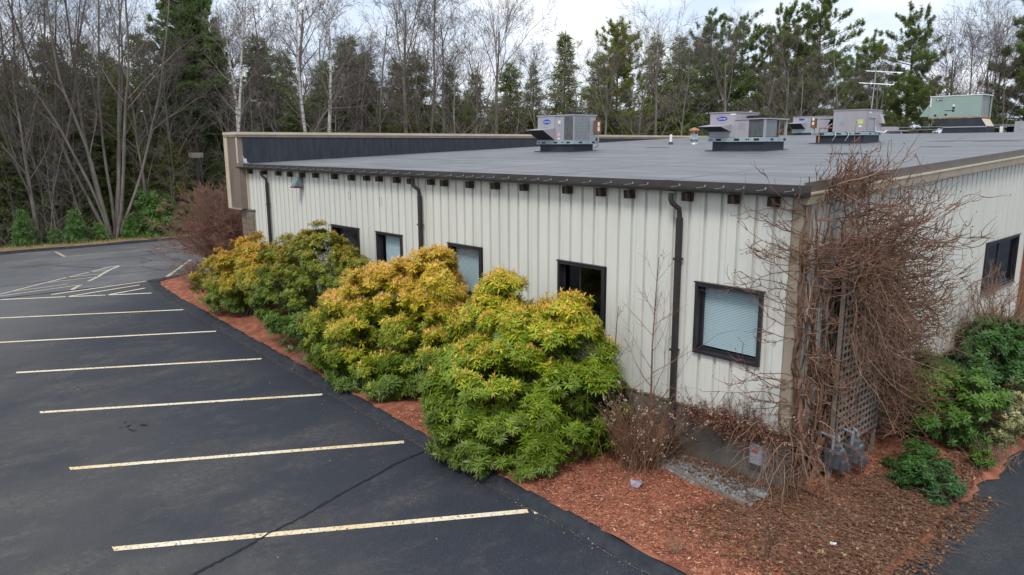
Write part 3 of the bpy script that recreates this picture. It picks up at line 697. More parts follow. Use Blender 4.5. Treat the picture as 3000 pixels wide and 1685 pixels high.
def front_end():
    X0,X1=-21.5,-20.36
    # mansard fascia along the front, seen from its end
    b=MB(); b.box(X0,-20.37,-.28,48,3.36,5.84); b.build('front_fascia',M['fascia'],BLD)
    for i in range(9):
        x=-21.2+i*.09; MB().box(x,x+.035,-.297,-.281,3.40,5.80).build('fascia_rib',M['fascia'],BLD)
    MB().box(X0-.02,X0+.06,-.31,-.279,3.34,5.86).box(X0+.08,X0+.26,-.305,-.279,3.34,5.86).build('end_trim',M['trim_lt'],BLD)
    MB().box(X1-.09,X1+.005,-.30,-.279,4.95,5.84).build('end_trim',M['trim_lt'],BLD)
    MB().box(X0-.01,X1-.0,-.303,-.2795,3.33,3.37).build('end_trim',M['trim'],BLD)
    # parapet coping
    c=MB(); c.box(X0-.03,X1+.06,-.32,28.2,5.93,6.02); c.build('coping',M['trim_lt'],BLD)
    MB().box(X0-.02,X1+.045,-.315,28.2,5.842,5.929).build('coping_skirt',M['fascia'],BLD)
    # black membrane up the inside of the parapet
    for j in range(14):
        y0=-.09+j*2.02; y1=y0+2.01
        MB().hexa([(-20.365,y0,ROOF(y0)-.03),(-20.33,y0,ROOF(y0)-.03),(-20.33,y1,ROOF(y1)-.03),(-20.365,y1,ROOF(y1)-.03)],[(-20.365,y0,5.845),(-20.345,y0,5.845),(-20.345,y1,5.845),(-20.365,y1,5.845)]).build('parapet_membrane',M['rubber'],BLD)
    MB().hexa([(-20.36,-.12,4.9),(-20.05,-.12,4.94),(-20.05,0,4.95),(-20.36,0,4.95)],[(-20.36,-.12,5.2),(-20.30,-.12,5.0),(-20.30,0,5.0),(-20.36,0,5.2)]).build('corner_flashing',M['galv'],BLD)
    # split faced block pier
    core=MB().box(-20.86,-19.9,-.06,.3,0,3.31).build('pier',M['mortar'],BLD)
    MB().box(-20.9,-19.86,-.12,.3,3.312,3.345).build('pier_cap',M['bronze_lt'],core)
    me=MB().box(0,.385,-.095,-.058,0,.185).mesh('block',M['block']); me2=MB().box(0,.185,-.095,-.058,0,.185).mesh('block',M['block'])
    for r in range(16):
        z=.02+r*.2
        xs=[(-20.88,0),(-20.48,0),(-20.08,1)] if r%2==0 else [(-20.88,1),(-20.68,0),(-20.28,0)]
        for x,h in xs:
            o=link('block',me2 if h else me,core); o.location=(x,random.uniform(-.006,.006),z)
front_end()
# wall light
b=MB(); b.hexa([(-16.27,-.30,4.33),(-16.05,-.30,4.33),(-16.05,-.03,4.30),(-16.27,-.03,4.30)],[(-16.25,-.16,4.58),(-16.07,-.16,4.58),(-16.07,-.03,4.60),(-16.25,-.03,4.60)])
o=b.build('wall_light',mat('teal_grey_fixture',(.15,.20,.22),rough=.5),None); tag(o,'small blue grey wall light under the eave near the left end','wall light')
c=MB().hexa([(-16.29,-.36,4.27),(-16.03,-.36,4.27),(-16.03,-.04,4.24),(-16.29,-.04,4.24)],[(-16.27,-.30,4.329),(-16.05,-.30,4.329),(-16.05,-.03,4.299),(-16.27,-.03,4.299)]).build('lens',mat('dull_red_lens',(.12,.045,.045),rough=.4),o)
# old anchor marks on siding
for x,z in ((-13.35,4.05),(-11.7,3.98)): MB().frame_xz(x,x+.12,z,z+.2,.008,-.006,-.001).build('fixture_outline',M['trim'],BLD)

# ------------------------------------------------------------------ roof top equipment
def text(body,size,loc,mt,parent,base,rotz=0,shear=0,bold=0):
    cu=bpy.data.curves.new('lettering','FONT'); cu.body=body; cu.size=size; cu.align_x='CENTER'; cu.align_y='CENTER'; cu.extrude=.0015; cu.shear=shear; cu.offset=bold
    cu.materials.append(mt); tmp=bpy.data.objects.new('lettering_curve',cu); me=bpy.data.meshes.new_from_object(tmp); bpy.data.objects.remove(tmp); me.name='lettering'; o=link('lettering',me,parent)
    o.location=(loc[0]-base[0],loc[1]-base[1],loc[2]-base[2]); o.rotation_euler=(rad(90),0,rotz); return o
def oval(x,z,w,h,y,mt,parent,base,name='emblem'):
    b=MB(); N=20; V=[(x+w/2*math.cos(6.2832*k/N),y,z+h/2*math.sin(6.2832*k/N)) for k in range(N)]+[(x+w/2*math.cos(6.2832*k/N),y+.006,z+h/2*math.sin(6.2832*k/N)) for k in range(N)]
    b.add(V,[tuple(range(N))]+[(k,(k+1)%N,(k+1)%N+N,k+N) for k in range(N)]); return b.build(name,mt,parent,base)
def sticker(x0,x1,z0,z1,y,mt,parent,base): return MB().box(x0,x1,y-.004,y-.0005,z0,z1).build('sticker',mt,parent,base)
def curb(parent,base,x0,x1,y0,y1,z1):
    zb=ROOF(y0)-.05
    MB().box(x0,x1,y0,y1,zb,z1).build('roof_curb',M['rubber'],parent,base)
    z=ROOF(y0)-.02
    MB().hexa([(x0-.22,y0-.12,z-.04),(x1+.12,y0-.12,z-.04),(x1+.12,y1+.12,z+.01),(x0-.22,y1+.12,z+.01)],[(x0-.2,y0-.1,z+.035),(x1+.1,y0-.1,z+.035),(x1+.1,y1+.1,z+.07),(x0-.2,y1+.1,z+.07)]).build('curb_flashing',M['rubber'],parent,base)
def rail(parent,base,x0,x1,y0,y1,z0,z1):
    r=MB().box(x0,x1,y0,y1,z0,z1).build('base_rail',M['rail'],parent,base)
    for f in (.2,.52,.86):
        x=x0+f*(x1-x0); MB().box(x-.09,x+.09,y0-.004,y0-.0005,z0+.03,z1-.035).build('fork_slot',M['black'],r,base)
    for f in (.04,.08,.69,.73):
        x=x0+f*(x1-x0); oval(x,(z0+z1)/2,.045,.045,y0-.004,M['black'],r,base,'lift_hole')
    for f in (.3,.85):
        y=y0+f*(y1-y0); MB().box(x1+.0005,x1+.004,y-.08,y+.08,z0+.03,z1-.035).build('fork_slot',M['black'],r,base)
def hood(parent,base,x0,x1,y1,zt,zb,depth,mt):
    """intake hood leaning out over the -y face... opens downwards with a black filter"""
    b=MB(); t=.012
    # roof plate, two cheeks
    b.hexa([(x0,y1-depth,zt-.06),(x1,y1-depth,zt-.06),(x1,y1,zt),(x0,y1,zt)],[(x0,y1-depth,zt-.06+t),(x1,y1-depth,zt-.06+t),(x1,y1,zt+t),(x0,y1,zt+t)])
    for x in (x0,x1-t): b.add([(x,y1-depth,zt-.06),(x,y1,zt),(x,y1,zb),(x+t,y1-depth,zt-.06),(x+t,y1,zt),(x+t,y1,zb)],[(0,2,1),(3,4,5),(0,1,4,3),(1,2,5,4),(2,0,3,5)])
    h=b.build('intake_hood',mt,parent,base)
    MB().add([(x0+t,y1-depth+.01,zt-.065),(x1-t,y1-depth+.01,zt-.065),(x1-t,y1-.004,zb+.01),(x0+t,y1-.004,zb+.01)],[(0,1,2,3)]).build('filter',M['filt'],h,base)
def coil(parent,base,axis,a0,a1,z0,z1,p,mt,name='coil_panel'):
    """finned coil with a thin frame; axis x: on -y face at y=p ; axis y: on +x face at x=p"""
    if axis=='x': c=MB().box(a0,a1,p-.006,p-.001,z0,z1)
    else: c=MB().box(p+.001,p+.006,a0,a1,z0,z1)
    c=c.build(name,mt,parent,base); b=MB(); n=16
    for k in range(1,n):
        z=z0+(z1-z0)*k/n
        if axis=='x': b.box(a0,a1,p-.010,p-.0065,z-.004,z+.004)
        else: b.box(p+.0065,p+.010,a0,a1,z-.004,z+.004)
    b.build('fin_guard',M['coil'],c,base)
def fan(parent,base,x,y,z,r):
    f=MB().lathe(x,y,[(r,z),(r,z+.05),(r*.96,z+.07)],20).build('fan_shroud',M['black'],parent,base)
    b=MB()
    for k in range(4): b.tube([(x+r*(1-.22*k)*math.cos(6.2832*j/18),y+r*(1-.22*k)*math.sin(6.2832*j/18),z+.085) for j in range(19)],.006,4,cap=False)
    b.build('fan_guard',M['black'],f,base)
# U1: grey unit with two coil faces ------------------------------------------------
def unit_one():
    x0,x1,y0,y1=-14.98,-13.14,8.98,10.15; zr=ROOF(y0); zc=zr+.27; base=(x0/2+x1/2,(y0+y1)/2,zr)
    U=empty('rooftop_air_unit',base,'grey rooftop air unit with blue oval badge standing nearest the black parapet','rooftop unit')
    curb(U,base,x0+.08,x1-.08,y0+.05,y1-.05,zc); rail(U,base,x0-.03,x1+.03,y0-.03,y1+.03,zc,zc+.12)
    z0,z1=zc+.12,6.55
    xs=-14.05
    cb=MB().box(x0,x1,y0,y1,z0,z1).build('cabinet',M['cabinet'],U,base); bevel(cb,.008)
    MB().box(x0-.025,x1+.025,y0-.03,y1+.03,z1+.001,z1+.045).build('top_panel',M['cabinet'],U,base)
    MB().box(xs-.006,xs+.006,y0-.006,y0-.0005,z0,z1).box(xs+.42,xs+.43,y0-.006,y0-.0005,z0,z1).build('panel_joint',M['rail'],cb,base)
    MB().box(x0+.02,xs-.02,y0-.018,y0-.001,z0+.40,z1-.02).build('access_panel',M['cabinet'],cb,base)
    hood(U,base,x0+.02,xs-.02,y0-.002,z0+.44,z0+.03,.62,M['cabinet_pk'])
    coil(U,base,'x',-13.60,x1-.03,z0+.03,z1-.03,y0,M['coil'])
    coil(U,base,'y',y0+.06,y0+.86,z0+.03,z1-.03,x1,M['coil_lt'])
    MB().box(x1-.02,x1+.012,y0-.012,y0+.05,z0,z1).build('corner_post',M['cabinet'],U,base)
    MB().box(x1+.001,x1+.02,y0+.93,y0+.99,z0+.02,z0+.62).build('conduit',M['pipe'],U,base)
    fan(U,base,-13.7,9.6,z1+.046,.3)
    oval(-14.48,z1-.19,.40,.17,y0-.026,M['blue'],U,base); text('Carrier',.115,(-14.48,y0-.0275,z1-.19),M['label'],U,base,shear=.25)
    sticker(-14.6,-14.33,z1-.50,z1-.38,y0-.02,M['rail'],U,base); sticker(-14.18,-14.08,z1-.62,z1-.47,y0-.02,M['label'],U,base)
    for zz,mt in ((.35,'coil_lt'),(.27,'label'),(.22,'label')): sticker(-13.92,-13.8,z1-zz,z1-zz+.06,y0,M[mt],U,base)
    sticker(-13.95,-13.82,z0+.16,z0+.28,y0,M['pink'],U,base); sticker(-13.93,-13.83,z0+.05,z0+.11,y0,M['label'],U,base)
    d=MB().box(x1+.02,x1+.16,y1-.13,y1+.12,z0+.27,z0+.72).build('disconnect_box',M['brownbox'],U,base)
    MB().box(x1+.161,x1+.163,y1-.07,y1+.03,z0+.52,z0+.66).box(x1+.161,x1+.163,y1-.07,y1+.03,z0+.34,z0+.49).build('sticker',M['label'],d,base)
    MB().tube([(x1+.09,y1,z0+.27),(x1+.12,y1+.02,z0),(x1+.10,y1+.02,zc-.05),(x1-.03,y1-.02,zr+.12)],.028,8).build('flexible_conduit',M['pipe'],U,base)
unit_one()
def unit_two():
    x0,x1,y0,y1=-8.18,-6.28,9.94,11.25; zr=ROOF(y0); zc=zr+.28; base=(x0/2+x1/2,(y0+y1)/2,zr)
    U=empty('rooftop_air_unit',base,'mauve rooftop unit with black intake hood and low condenser end beside the rust capped flue','rooftop unit')
    curb(U,base,x0+.1,x1-.05,y0+.05,y1-.05,zc); rail(U,base,x0-.03,x1+.03,y0-.03,y1+.03,zc,zc+.13)
    z0,z1,z2=zc+.13,6.25,6.47; xm=-7.26
    cb=MB().box(x0,xm,y0,y1,z0,z2).build('cabinet',M['cabinet_pk'],U,base); bevel(cb,.008)
    MB().box(x0-.02,xm+.02,y0-.025,y1+.02,z2+.001,z2+.03).build('top_panel',M['cabinet_pk'],U,base)
    MB().box(x0+.02,xm-.05,y0-.012,y0-.001,z0+.02,z2-.34).build('access_panel',M['cabinet'],cb,base)
    hood(U,base,x0+.0,xm-.14,y0-.013,z2-.36,z0+.17,.60,M['cabinet'])
    c2=MB().box(xm+.001,xm+.44,y0,y0+.3,z0,z1).build('control_panel',M['cabinet_pk'],U,base)
    MB().box(xm+.001,x1-.35,y0+.301,y1-.01,z0,z1-.002).build('condenser_core',M['interior'],U,base)
    coil(U,base,'x',xm+.45,x1-.06,z0+.02,z1-.02,y0+.03,M['coil'])
    coil(U,base,'y',y0+.06,y0+.72,z0+.02,z1-.02,x1-.03,M['coil_lt'])
    MB().box(x1-.05,x1+.01,y0-.005,y0+.05,z0,z1).build('corner_post',M['cabinet_pk'],U,base)
    MB().box(x1-.06,x1,y1-.06,y1,z0,z1).box(x1-.32,x1-.24,y1-.08,y1,z0,z1).build('corner_post',M['cabinet_pk'],U,base)
    MB().box(x0+.9,x1+.03,y0-.03,y1+.03,z1+.001,z1+.035).build('condenser_top',M['cabinet_pk'],U,base)
    fan(U,base,-6.85,y0+.6,z1+.036,.36)
    oval(-7.74,z2-.17,.36,.13,y0-.008,M['blue'],U,base); text('Carrier',.09,(-7.74,y0-.0095,z2-.17),M['label'],U,base,shear=.25)
    sticker(-7.45,-7.28,z2-.07,z2-.03,y0,M['label'],U,base)
    for i in range(3): sticker(-7.2+i*.09,-7.13+i*.09,z0+.25,z0+.42,y0,M['coil_lt'],U,base)
    MB().tube([(x1-.2,y1-.2,z0+.02),(x1-.1,y1-.25,z0+.15),(x1-.12,y1-.1,z0+.25)],.02,6).build('refrigerant_pipe',M['rust'],U,base)
unit_two()
def unit_four(x0,x1,y0,y1,zt,label,near=True):
    zr=ROOF(y0); zc=zr+.28; base=((x0+x1)/2,(y0+y1)/2,zr)
    U=empty('rooftop_air_unit',base,label,'rooftop unit')
    curb(U,base,x0+.12,x1-.03,y0+.05,y1-.05,zc); rail(U,base,x0-.03,x1+.03,y0-.03,y1+.03,zc,zc+.11)
    z0=zc+.11; xm=x0+.72
    cb=MB().box(xm,x1,y0,y1,z0,zt).build('cabinet',M['cabinet_pk'],U,base); bevel(cb,.008)
    MB().box(xm-.02,x1+.02,y0-.02,y1+.02,zt+.001,zt+.03).build('top_panel',M['cabinet_pk'],U,base)
    MB().box(xm+.12,xm+.13,y0-.005,y0-.0005,z0,zt).build('panel_joint',M['rail'],cb,base)
    # open condenser end
    zm=zt-.26
    MB().box(x0-.02,xm-.0205,y0-.02,y1+.02,zm,zm+.03).build('condenser_top',M['cabinet_pk'],U,base)
    MB().box(x0+.02,xm-.03,y1-.05,y1,z0,zm-.001).build('coil_panel',M['filt'],U,base)
    MB().box(x0,x0+.05,y0,y0+.05,z0,zm-.001).box(x0,x0+.05,y1-.05,y1+.001,z0,zm-.001).build('corner_post',M['cabinet_pk'],U,base)
    MB().box(xm-.029,xm-.001,y0+.05,y1-.06,z0,zm-.001).build('condenser_wall',M['rubber'],U,base)
    MB().lathe(x0+.36,y0+.75,[(.14,z0),(.14,z0+.35),(.1,z0+.4)],14).build('compressor',M['black'],U,base)
    d=MB().box(x0-.04,x0+.14,y0-.12,y0-.001,z0+.16,zm+.02).build('disconnect_box',M['brownbox'],U,base)
    if not near: return
    MB().box(x0+.02,x0+.09,y0-.123,y0-.1205,z0+.42,z0+.52).box(x0+.02,x0+.09,y0-.123,y0-.1205,z0+.27,z0+.37).build('sticker',M['label'],d,base)
    for i in range(3):
        for j in range(4): sticker(xm+.22+i*.055,xm+.27+i*.055,z0+.24+j*.085,z0+.31+j*.085,y0,M['rail'],U,base)
    sticker(x1-.26,x1-.08,z0+.27,z0+.42,y0,M['yellow'],U,base); sticker(x1-.22,x1-.12,z0+.16,z0+.22,y0,M['label'],U,base)
    MB().frame_yz(y0+.2,y0+.75,z0+.02,z0+.5,.03,x1+.001,x1+.03).build('service_frame',M['rail'],U,base)
    MB().box(x1+.001,x1+.004,y0+.25,y0+.42,z0+.63,zt-.06).build('sticker',M['label'],U,base)
    MB().hexa([(x1,y1-.25,z0+.3),(x1+.12,y1-.25,z0+.3),(x1+.12,y1,z0+.3),(x1,y1,z0+.3)],[(x1,y1-.25,z0+.6),(x1+.02,y1-.25,z0+.6),(x1+.02,y1,z0+.6),(x1,y1,z0+.6)]).build('relief_hood',M['cabinet_pk'],U,base)
    for k in range(2):
        xx=x0+.85+k*.45
        MB().tube([(xx-.1,y0-.02,z0+.02),(xx+.05,y0-.13,z0-.02),(xx+.09,y0-.18,z0-.12),(xx-.02,y0-.17,z0-.3)],.017,6).build('drain_hose',M['galv'],U,base)
    MB().tube([(x0+.3,y0-.1,z0+.14),(x0+.3,y0-.1,zr+.02)],.025,6).tube([(x0+.28,y0-.1,z0+.15),(x0+.75,y0-.1,z0+.15)],.022,6).build('gas_pipe',M['rust'],U,base)
    MB().tube([(x0+.05,y0-.06,z0+.16),(x0+.1,y0-.15,z0-.05),(x0+.4,y0-.13,z0+.03),(x0+.7,y0+.0,z0+.3)],.018,6).build('flexible_conduit',M['galv'],U,base)
    MB().tube([(x1+.06,y0+.7,z0+.17),(x1+.06,y0+.75,z0+.02),(x1+.1,y1,z0-.02),(x1+.12,y1+.2,z0+.05)],.022,6).build('drain_hose',M['label'],U,base)
unit_four(-7.70,-5.85,15.8,17.15,6.66,'mauve rooftop unit with open condenser end and brown switch box before the aerial')
def unit_three():
    x0,x1,y0,y1=-15.1,-13.3,28.5,29.7; zr=ROOF(27.4); base=((x0+x1)/2,(y0+y1)/2,zr); zc=zr+.14
    U=empty('rooftop_air_unit',base,'distant grey rooftop unit with a dark intake hood, half hidden behind the open ended unit','rooftop unit')
    MB().box(x0+.05,x1-.05,y0,y1,zr-.3,zc).build('roof_curb',M['rubber'],U,base)
    MB().box(x0-.02,x1+.02,y0-.03,y1,zc,zc+.12).build('base_rail',M['rail'],U,base)
    MB().box(x0,x1,y0,y1,zc+.12,6.95).build('cabinet',M['cabinet'],U,base)
    MB().box(x0-.02,x1+.02,y0-.02,y1+.02,6.951,6.98).build('top_panel',M['cabinet_pk'],U,base)
    hood(U,base,x0,x0+.75,y0-.002,6.66,6.30,.55,M['cabinet'])
    oval(x0+.5,6.82,.34,.10,y0-.008,M['blue'],U,base)
unit_three()
def unit_five():
    x0,x1,y0,y1=-8.49,-6.2,29.2,30.5; base=((x0+x1)/2,(y0+y1)/2,5.98)
    U=empty('rooftop_air_unit',base,'tall green rooftop unit raised on a flared black adapter curb','rooftop unit')
    MB().box(-7.8,-5.98,y0+.02,y1,5.7,6.26).build('roof_curb',M['rubber'],U,base)
    MB().hexa([(-7.8,y0,6.29),(-5.98,y0,6.27),(-5.98,y1,6.27),(-7.8,y1,6.29)],[(-8.32,y0,6.68),(-6.22,y0,6.66),(-6.22,y1,6.66),(-8.32,y1,6.68)]).build('adapter_curb',M['rubber'],U,base)
    MB().box(-7.82,-5.96,y0-.012,y0+.019,6.255,6.30).build('curb_flashing',M['strap'],U,base)
    MB().add([(-5.975,y0+.01,6.30),(-5.975,y1-.1,6.30),(-6.205,y1-.1,6.65),(-6.205,y0+.01,6.65)],[(0,1,2,3)]).build('patch_panel',M['trim_lt'],U,base)
    MB().box(x0,x1,y0-.01,y1+.01,6.685,6.73).build('base_rail',M['rust'],U,base)
    cb=MB().box(x0,x1-.1,y0,y1,6.731,7.72).build('cabinet',M['cabinet_gn'],U,base); bevel(cb,.008)
    MB().box(x0-.02,x1+.02,y0-.02,y1+.02,7.721,7.755).build('top_panel',M['label'],U,base)
    coil(U,base,'y',y0+.05,y1-.05,6.78,7.70,x1-.1,M['coil_lt']); MB().box(x1-.05,x1+.0,y1-.05,y1,6.731,7.72).box(x1-.099,x1-.06,y0+.001,y0+.04,6.731,7.72).build('corner_post',M['cabinet_gn'],U,base)
    for f in (.26,.46,.76): MB().box(x0+f*2.29-.006,x0+f*2.29+.006,y0-.005,y0-.0005,6.74,7.71).build('panel_joint',M['rail'],cb,base)
    MB().box(x0+.28,x0+.55,y0-.012,y0-.001,7.53,7.63).build('name_plate',M['black'],U,base)
    oval(x0+.34,7.58,.065,.065,y0-.015,M['label'],U,base); text('TRANE',.06,(x0+.46,y0-.014,7.58),M['label'],U,base,bold=.001)
    sticker(x0+.02,x0+.07,7.25,7.69,y0,M['label'],U,base); sticker(x1-.45,x1-.25,7.53,7.61,y0,M['rail'],U,base)
    for f,z,m in ((.13,6.80,'black'),(.33,6.82,'black'),(.62,6.87,'galv'),(.465,7.12,'black'),(.465,7.25,'label'),(.465,7.0,'black')): sticker(x0+f*2.29-.05,x0+f*2.29+.05,z,z+.09,y0-.006,M[m],U,base)
    sticker(x0+.7,x0+1.0,7.03,7.08,y0,M['coil'],U,base)
    MB().add([(x0-.001,y0,6.80),(x0-.001,y0,7.40),(x0-.42,y0,6.80),(x0-.001,y1,6.80),(x0-.001,y1,7.40),(x0-.42,y1,6.80)],[(0,1,2),(3,5,4),(1,4,5,2),(0,2,5,3)]).build('intake_hood',M['cabinet_gn'],U,base)
unit_five()
def unit_six():
    base=(-12.0,34.4,5.7)
    U=empty('rooftop_air_unit',base,'low mauve unit barely showing over the roof ridge between the aerial and the green unit','rooftop unit')
    MB().box(-12.65,-12.0,34.0,35.0,5.7,6.46).build('cabinet',M['cabinet_pk'],U,base)
    MB().box(-12.3,-11.43,33.9,34.9,6.20,6.24).build('condenser_top',M['cabinet_pk'],U,base)
    MB().box(-12.1,-11.7,33.95,34.8,5.7,6.199).build('coil_panel',M['coil'],U,base); MB().box(-11.5,-11.45,33.95,34.0,5.7,6.199).build('corner_post',M['cabinet_pk'],U,base)
    b2=(-5,30.5,6.0)
    U=empty('rooftop_air_unit',b2,'mauve rooftop unit cut off by the right edge beyond the green unit','rooftop unit')
    MB().box(-5.05,-3.6,30,31.3,6.0,6.51).build('cabinet',M['cabinet_pk'],U,b2); MB().box(-5.65,-5.051,29.98,31.3,6.28,6.31).build('condenser_top',M['cabinet_pk'],U,b2)
    MB().box(-5.5,-5.06,30.6,31.2,6.0,6.279).build('coil_panel',M['filt'],U,b2); MB().box(-5.62,-5.5,29.98,30.1,6.0,6.279).build('corner_post',M['label'],U,b2)
    for i in range(3): sticker(-4.85+i*.06,-4.8+i*.06,6.1,6.3,30,M['rail'],U,b2)
unit_six()
# vents, pipe, aerial, cables
def small_roof():
    x,y=-13.83,15.69; z=ROOF(y)-.03; base=(x,y,z)
    t=empty('vent_pipe',base,'white plastic vent pipe with black boot standing on the grey roof','vent pipe')
    MB().lathe(x,y,[(.055,z),(.055,z+.44),(.045,z+.44)],12).build('pipe',M['white'],t,base); MB().lathe(x,y,[(.16,z),(.11,z+.04),(.075,z+.12),(.06,z+.13)],12).build('boot',M['rubber'],t,base)
    x,y=-12.59,15.57; z=ROOF(y)-.03; base=(x,y,z)
    t=empty('flue_stack',base,'galvanised flue stack with a rusty conical rain cap','flue')
    MB().lathe(x,y,[(.21,z),(.155,z+.05),(.155,z+.22),(.165,z+.22),(.165,z+.25),(.15,z+.25),(.15,z+.44)],16).build('flue_pipe',M['galv'],t,base,True)
    b=MB()
    for k in range(4): q=k*1.57+.4; b.box(x+.13*math.cos(q)-.012,x+.13*math.cos(q)+.012,y+.13*math.sin(q)-.012,y+.13*math.sin(q)+.012,z+.44,z+.60)
    b.build('cap_leg',M['galv'],t,base); MB().lathe(x,y,[(.08,z+.44),(.08,z+.58)],12).build('inner_pipe',M['rust'],t,base)
    MB().lathe(x,y,[(.235,z+.575),(.235,z+.60),(.05,z+.70),(.01,z+.705)],16).build('rain_cap',M['rust'],t,base)
    x,y=-7.41,20.0; z=ROOF(y)-.03; base=(x,y,z)
    t=empty('tv_aerial',base,'tall thin aerial mast with two sets of crossbars above the open ended unit','aerial')
    MB().tube([(x-.06,y,z),(x+.03,y,8.40)],.02,6).build('mast',M['galv'],t,base)
    b=MB(); b.tube([(x-.5,y-.2,7.88),(x+.65,y+.25,7.76)],.014,5)
    for k in range(6):
        f=k/5; px=x-.42+f*1.0; py=y-.17+f*.38; b.tube([(px-.16,py+.4,7.87-f*.1),(px+.16,py-.4,7.87-f*.1)],.008,4)
    b.build('lower_crossbar',M['galv'],t,base)
    b=MB(); b.tube([(x-.33,y-.1,8.33),(x+.9,y+.35,8.2)],.014,5)
    for k in range(9):
        f=k/8; px=x-.3+f*1.15; py=y-.09+f*.42; b.tube([(px-.07,py+.2,8.33-f*.12),(px+.07,py-.2,8.33-f*.12)],.007,4)
    b.build('upper_crossbar',M['galv'],t,base)
    for za,zb,lb in ((6.43,6.52,'upper grey cable strung low behind the green rooftop unit'),(6.26,6.40,'lower grey cable strung low behind the green rooftop unit')):
        P=[(-14+i*1.2,36,za+(zb-za)*i/8-.02*math.sin(i/8*3.14)) for i in range(9)]
        tag(MB().tube(P,.016,5).build('cable',M['pipe']),lb,'cable')
    for xx in (-14,-4.4): tag(MB().tube([(xx,36,5.0),(xx,36,6.6)],.03,6).build('cable_post',M['galv']),'thin metal post holding cables at the '+('far' if xx<-10 else 'near')+' end behind the roof ridge','post')
small_roof()

# ------------------------------------------------------------------ corner utilities, trellis
def utilities():
    for (x,y),lb in (((.43,.80),'grey gas meter nearest the building corner under the bare vine'),((.55,1.22),'second grey gas meter beside the trellis foot')):
        base=(x,y,.12); t=empty('gas_meter',base,lb,'gas meter','gas meters under the vine')
        b=bevel(MB().box(x-.13,x+.13,y-.15,y+.15,.42,.74).build('meter_body',M['meter'],t,base),.05,3)
        bevel(MB().box(x+.12,x+.20,y-.11,y+.11,.40,.60).build('diaphragm_cover',M['meter'],t,base),.03,2)
        MB().lathe(x,y,[(.10,.74),(.10,.80),(.07,.84)],12).build('index_housing',M['meter'],t,base)
        MB().box(x+.101,x+.115,y-.05,y+.05,.68,.74).build('index_window',M['rail'],t,base)
        MB().tube([(x,y-.1,.74),(x,y-.1,.95),(x-.25,y-.1,.98),(x-.35,y-.1,.98)],.025,8).build('inlet_pipe',M['pipe'],t,base)
        MB().tube([(x,y+.1,.74),(x,y+.1,.9),(x-.06,y+.1,.95),(x-.1,y+.1,.12)],.025,8).build('outlet_pipe',M['pipe'],t,base)
    base=(-.35,-.1,.5); t=empty('utility_box',base,'grey utility box with a red label on the concrete foundation left of the corner','utility box')
    bevel(MB().box(-.50,-.20,-.20,-.022,.48,.80).build('box_body',M['cabinet'],t,base),.02,2)
    MB().box(-.47,-.23,-.21,-.03,.801,.84).build('box_lid',M['galv'],t,base); MB().box(-.46,-.36,-.206,-.201,.68,.73).build('red_label',mat('red_label',(.45,.08,.07),rough=.5),t,base)
    MB().lathe(-.30,-.09,[(.05,.40),(.05,.499)],10).build('conduit_stub',M['pipe'],t,base)
    o=MB().tube([(.10,.87,4.6),(.10,.87,2.5),(.10,.86,1.0)],.03,8).build('conduit_pipe',M['pipe']); tag(o,'grey vertical conduit on the right wall behind the vine','conduit')
    # trellis: weathered lattice panel standing off the wall
    x=.40; y0,y1,z0,z1=.80,2.42,.70,3.9; base=(x,y0,.1)
    t=empty('trellis',base,'weathered grey brown lattice trellis under the bare vine','trellis')
    for yy in (y0-.05,y1): MB().box(x-.06,x-.002,yy,yy+.04,.05,z1+.02).build('post',M['lattice'],t,base)
    hm=MB().box(x+.012,x+.022,y0,y1,-.02,.02).mesh('slat',M['lattice'],base); n=int((z1-z0)/.115)
    for k in range(n+1):
        o=link('slat',hm,t); o.location=(0,0,z0+k*.115); o.rotation_euler=(random.uniform(-.008,.008),0,0)
    vm=MB().box(x,x+.010,-.02,.02,z0-.03,z1).mesh('slat',M['lattice'],(x,0,.1))
    k=0; y=y0+.06
    while y<y1:
        o=link('slat',vm,t); o.location=(0,y-y0,0); y+=.13
utilities()

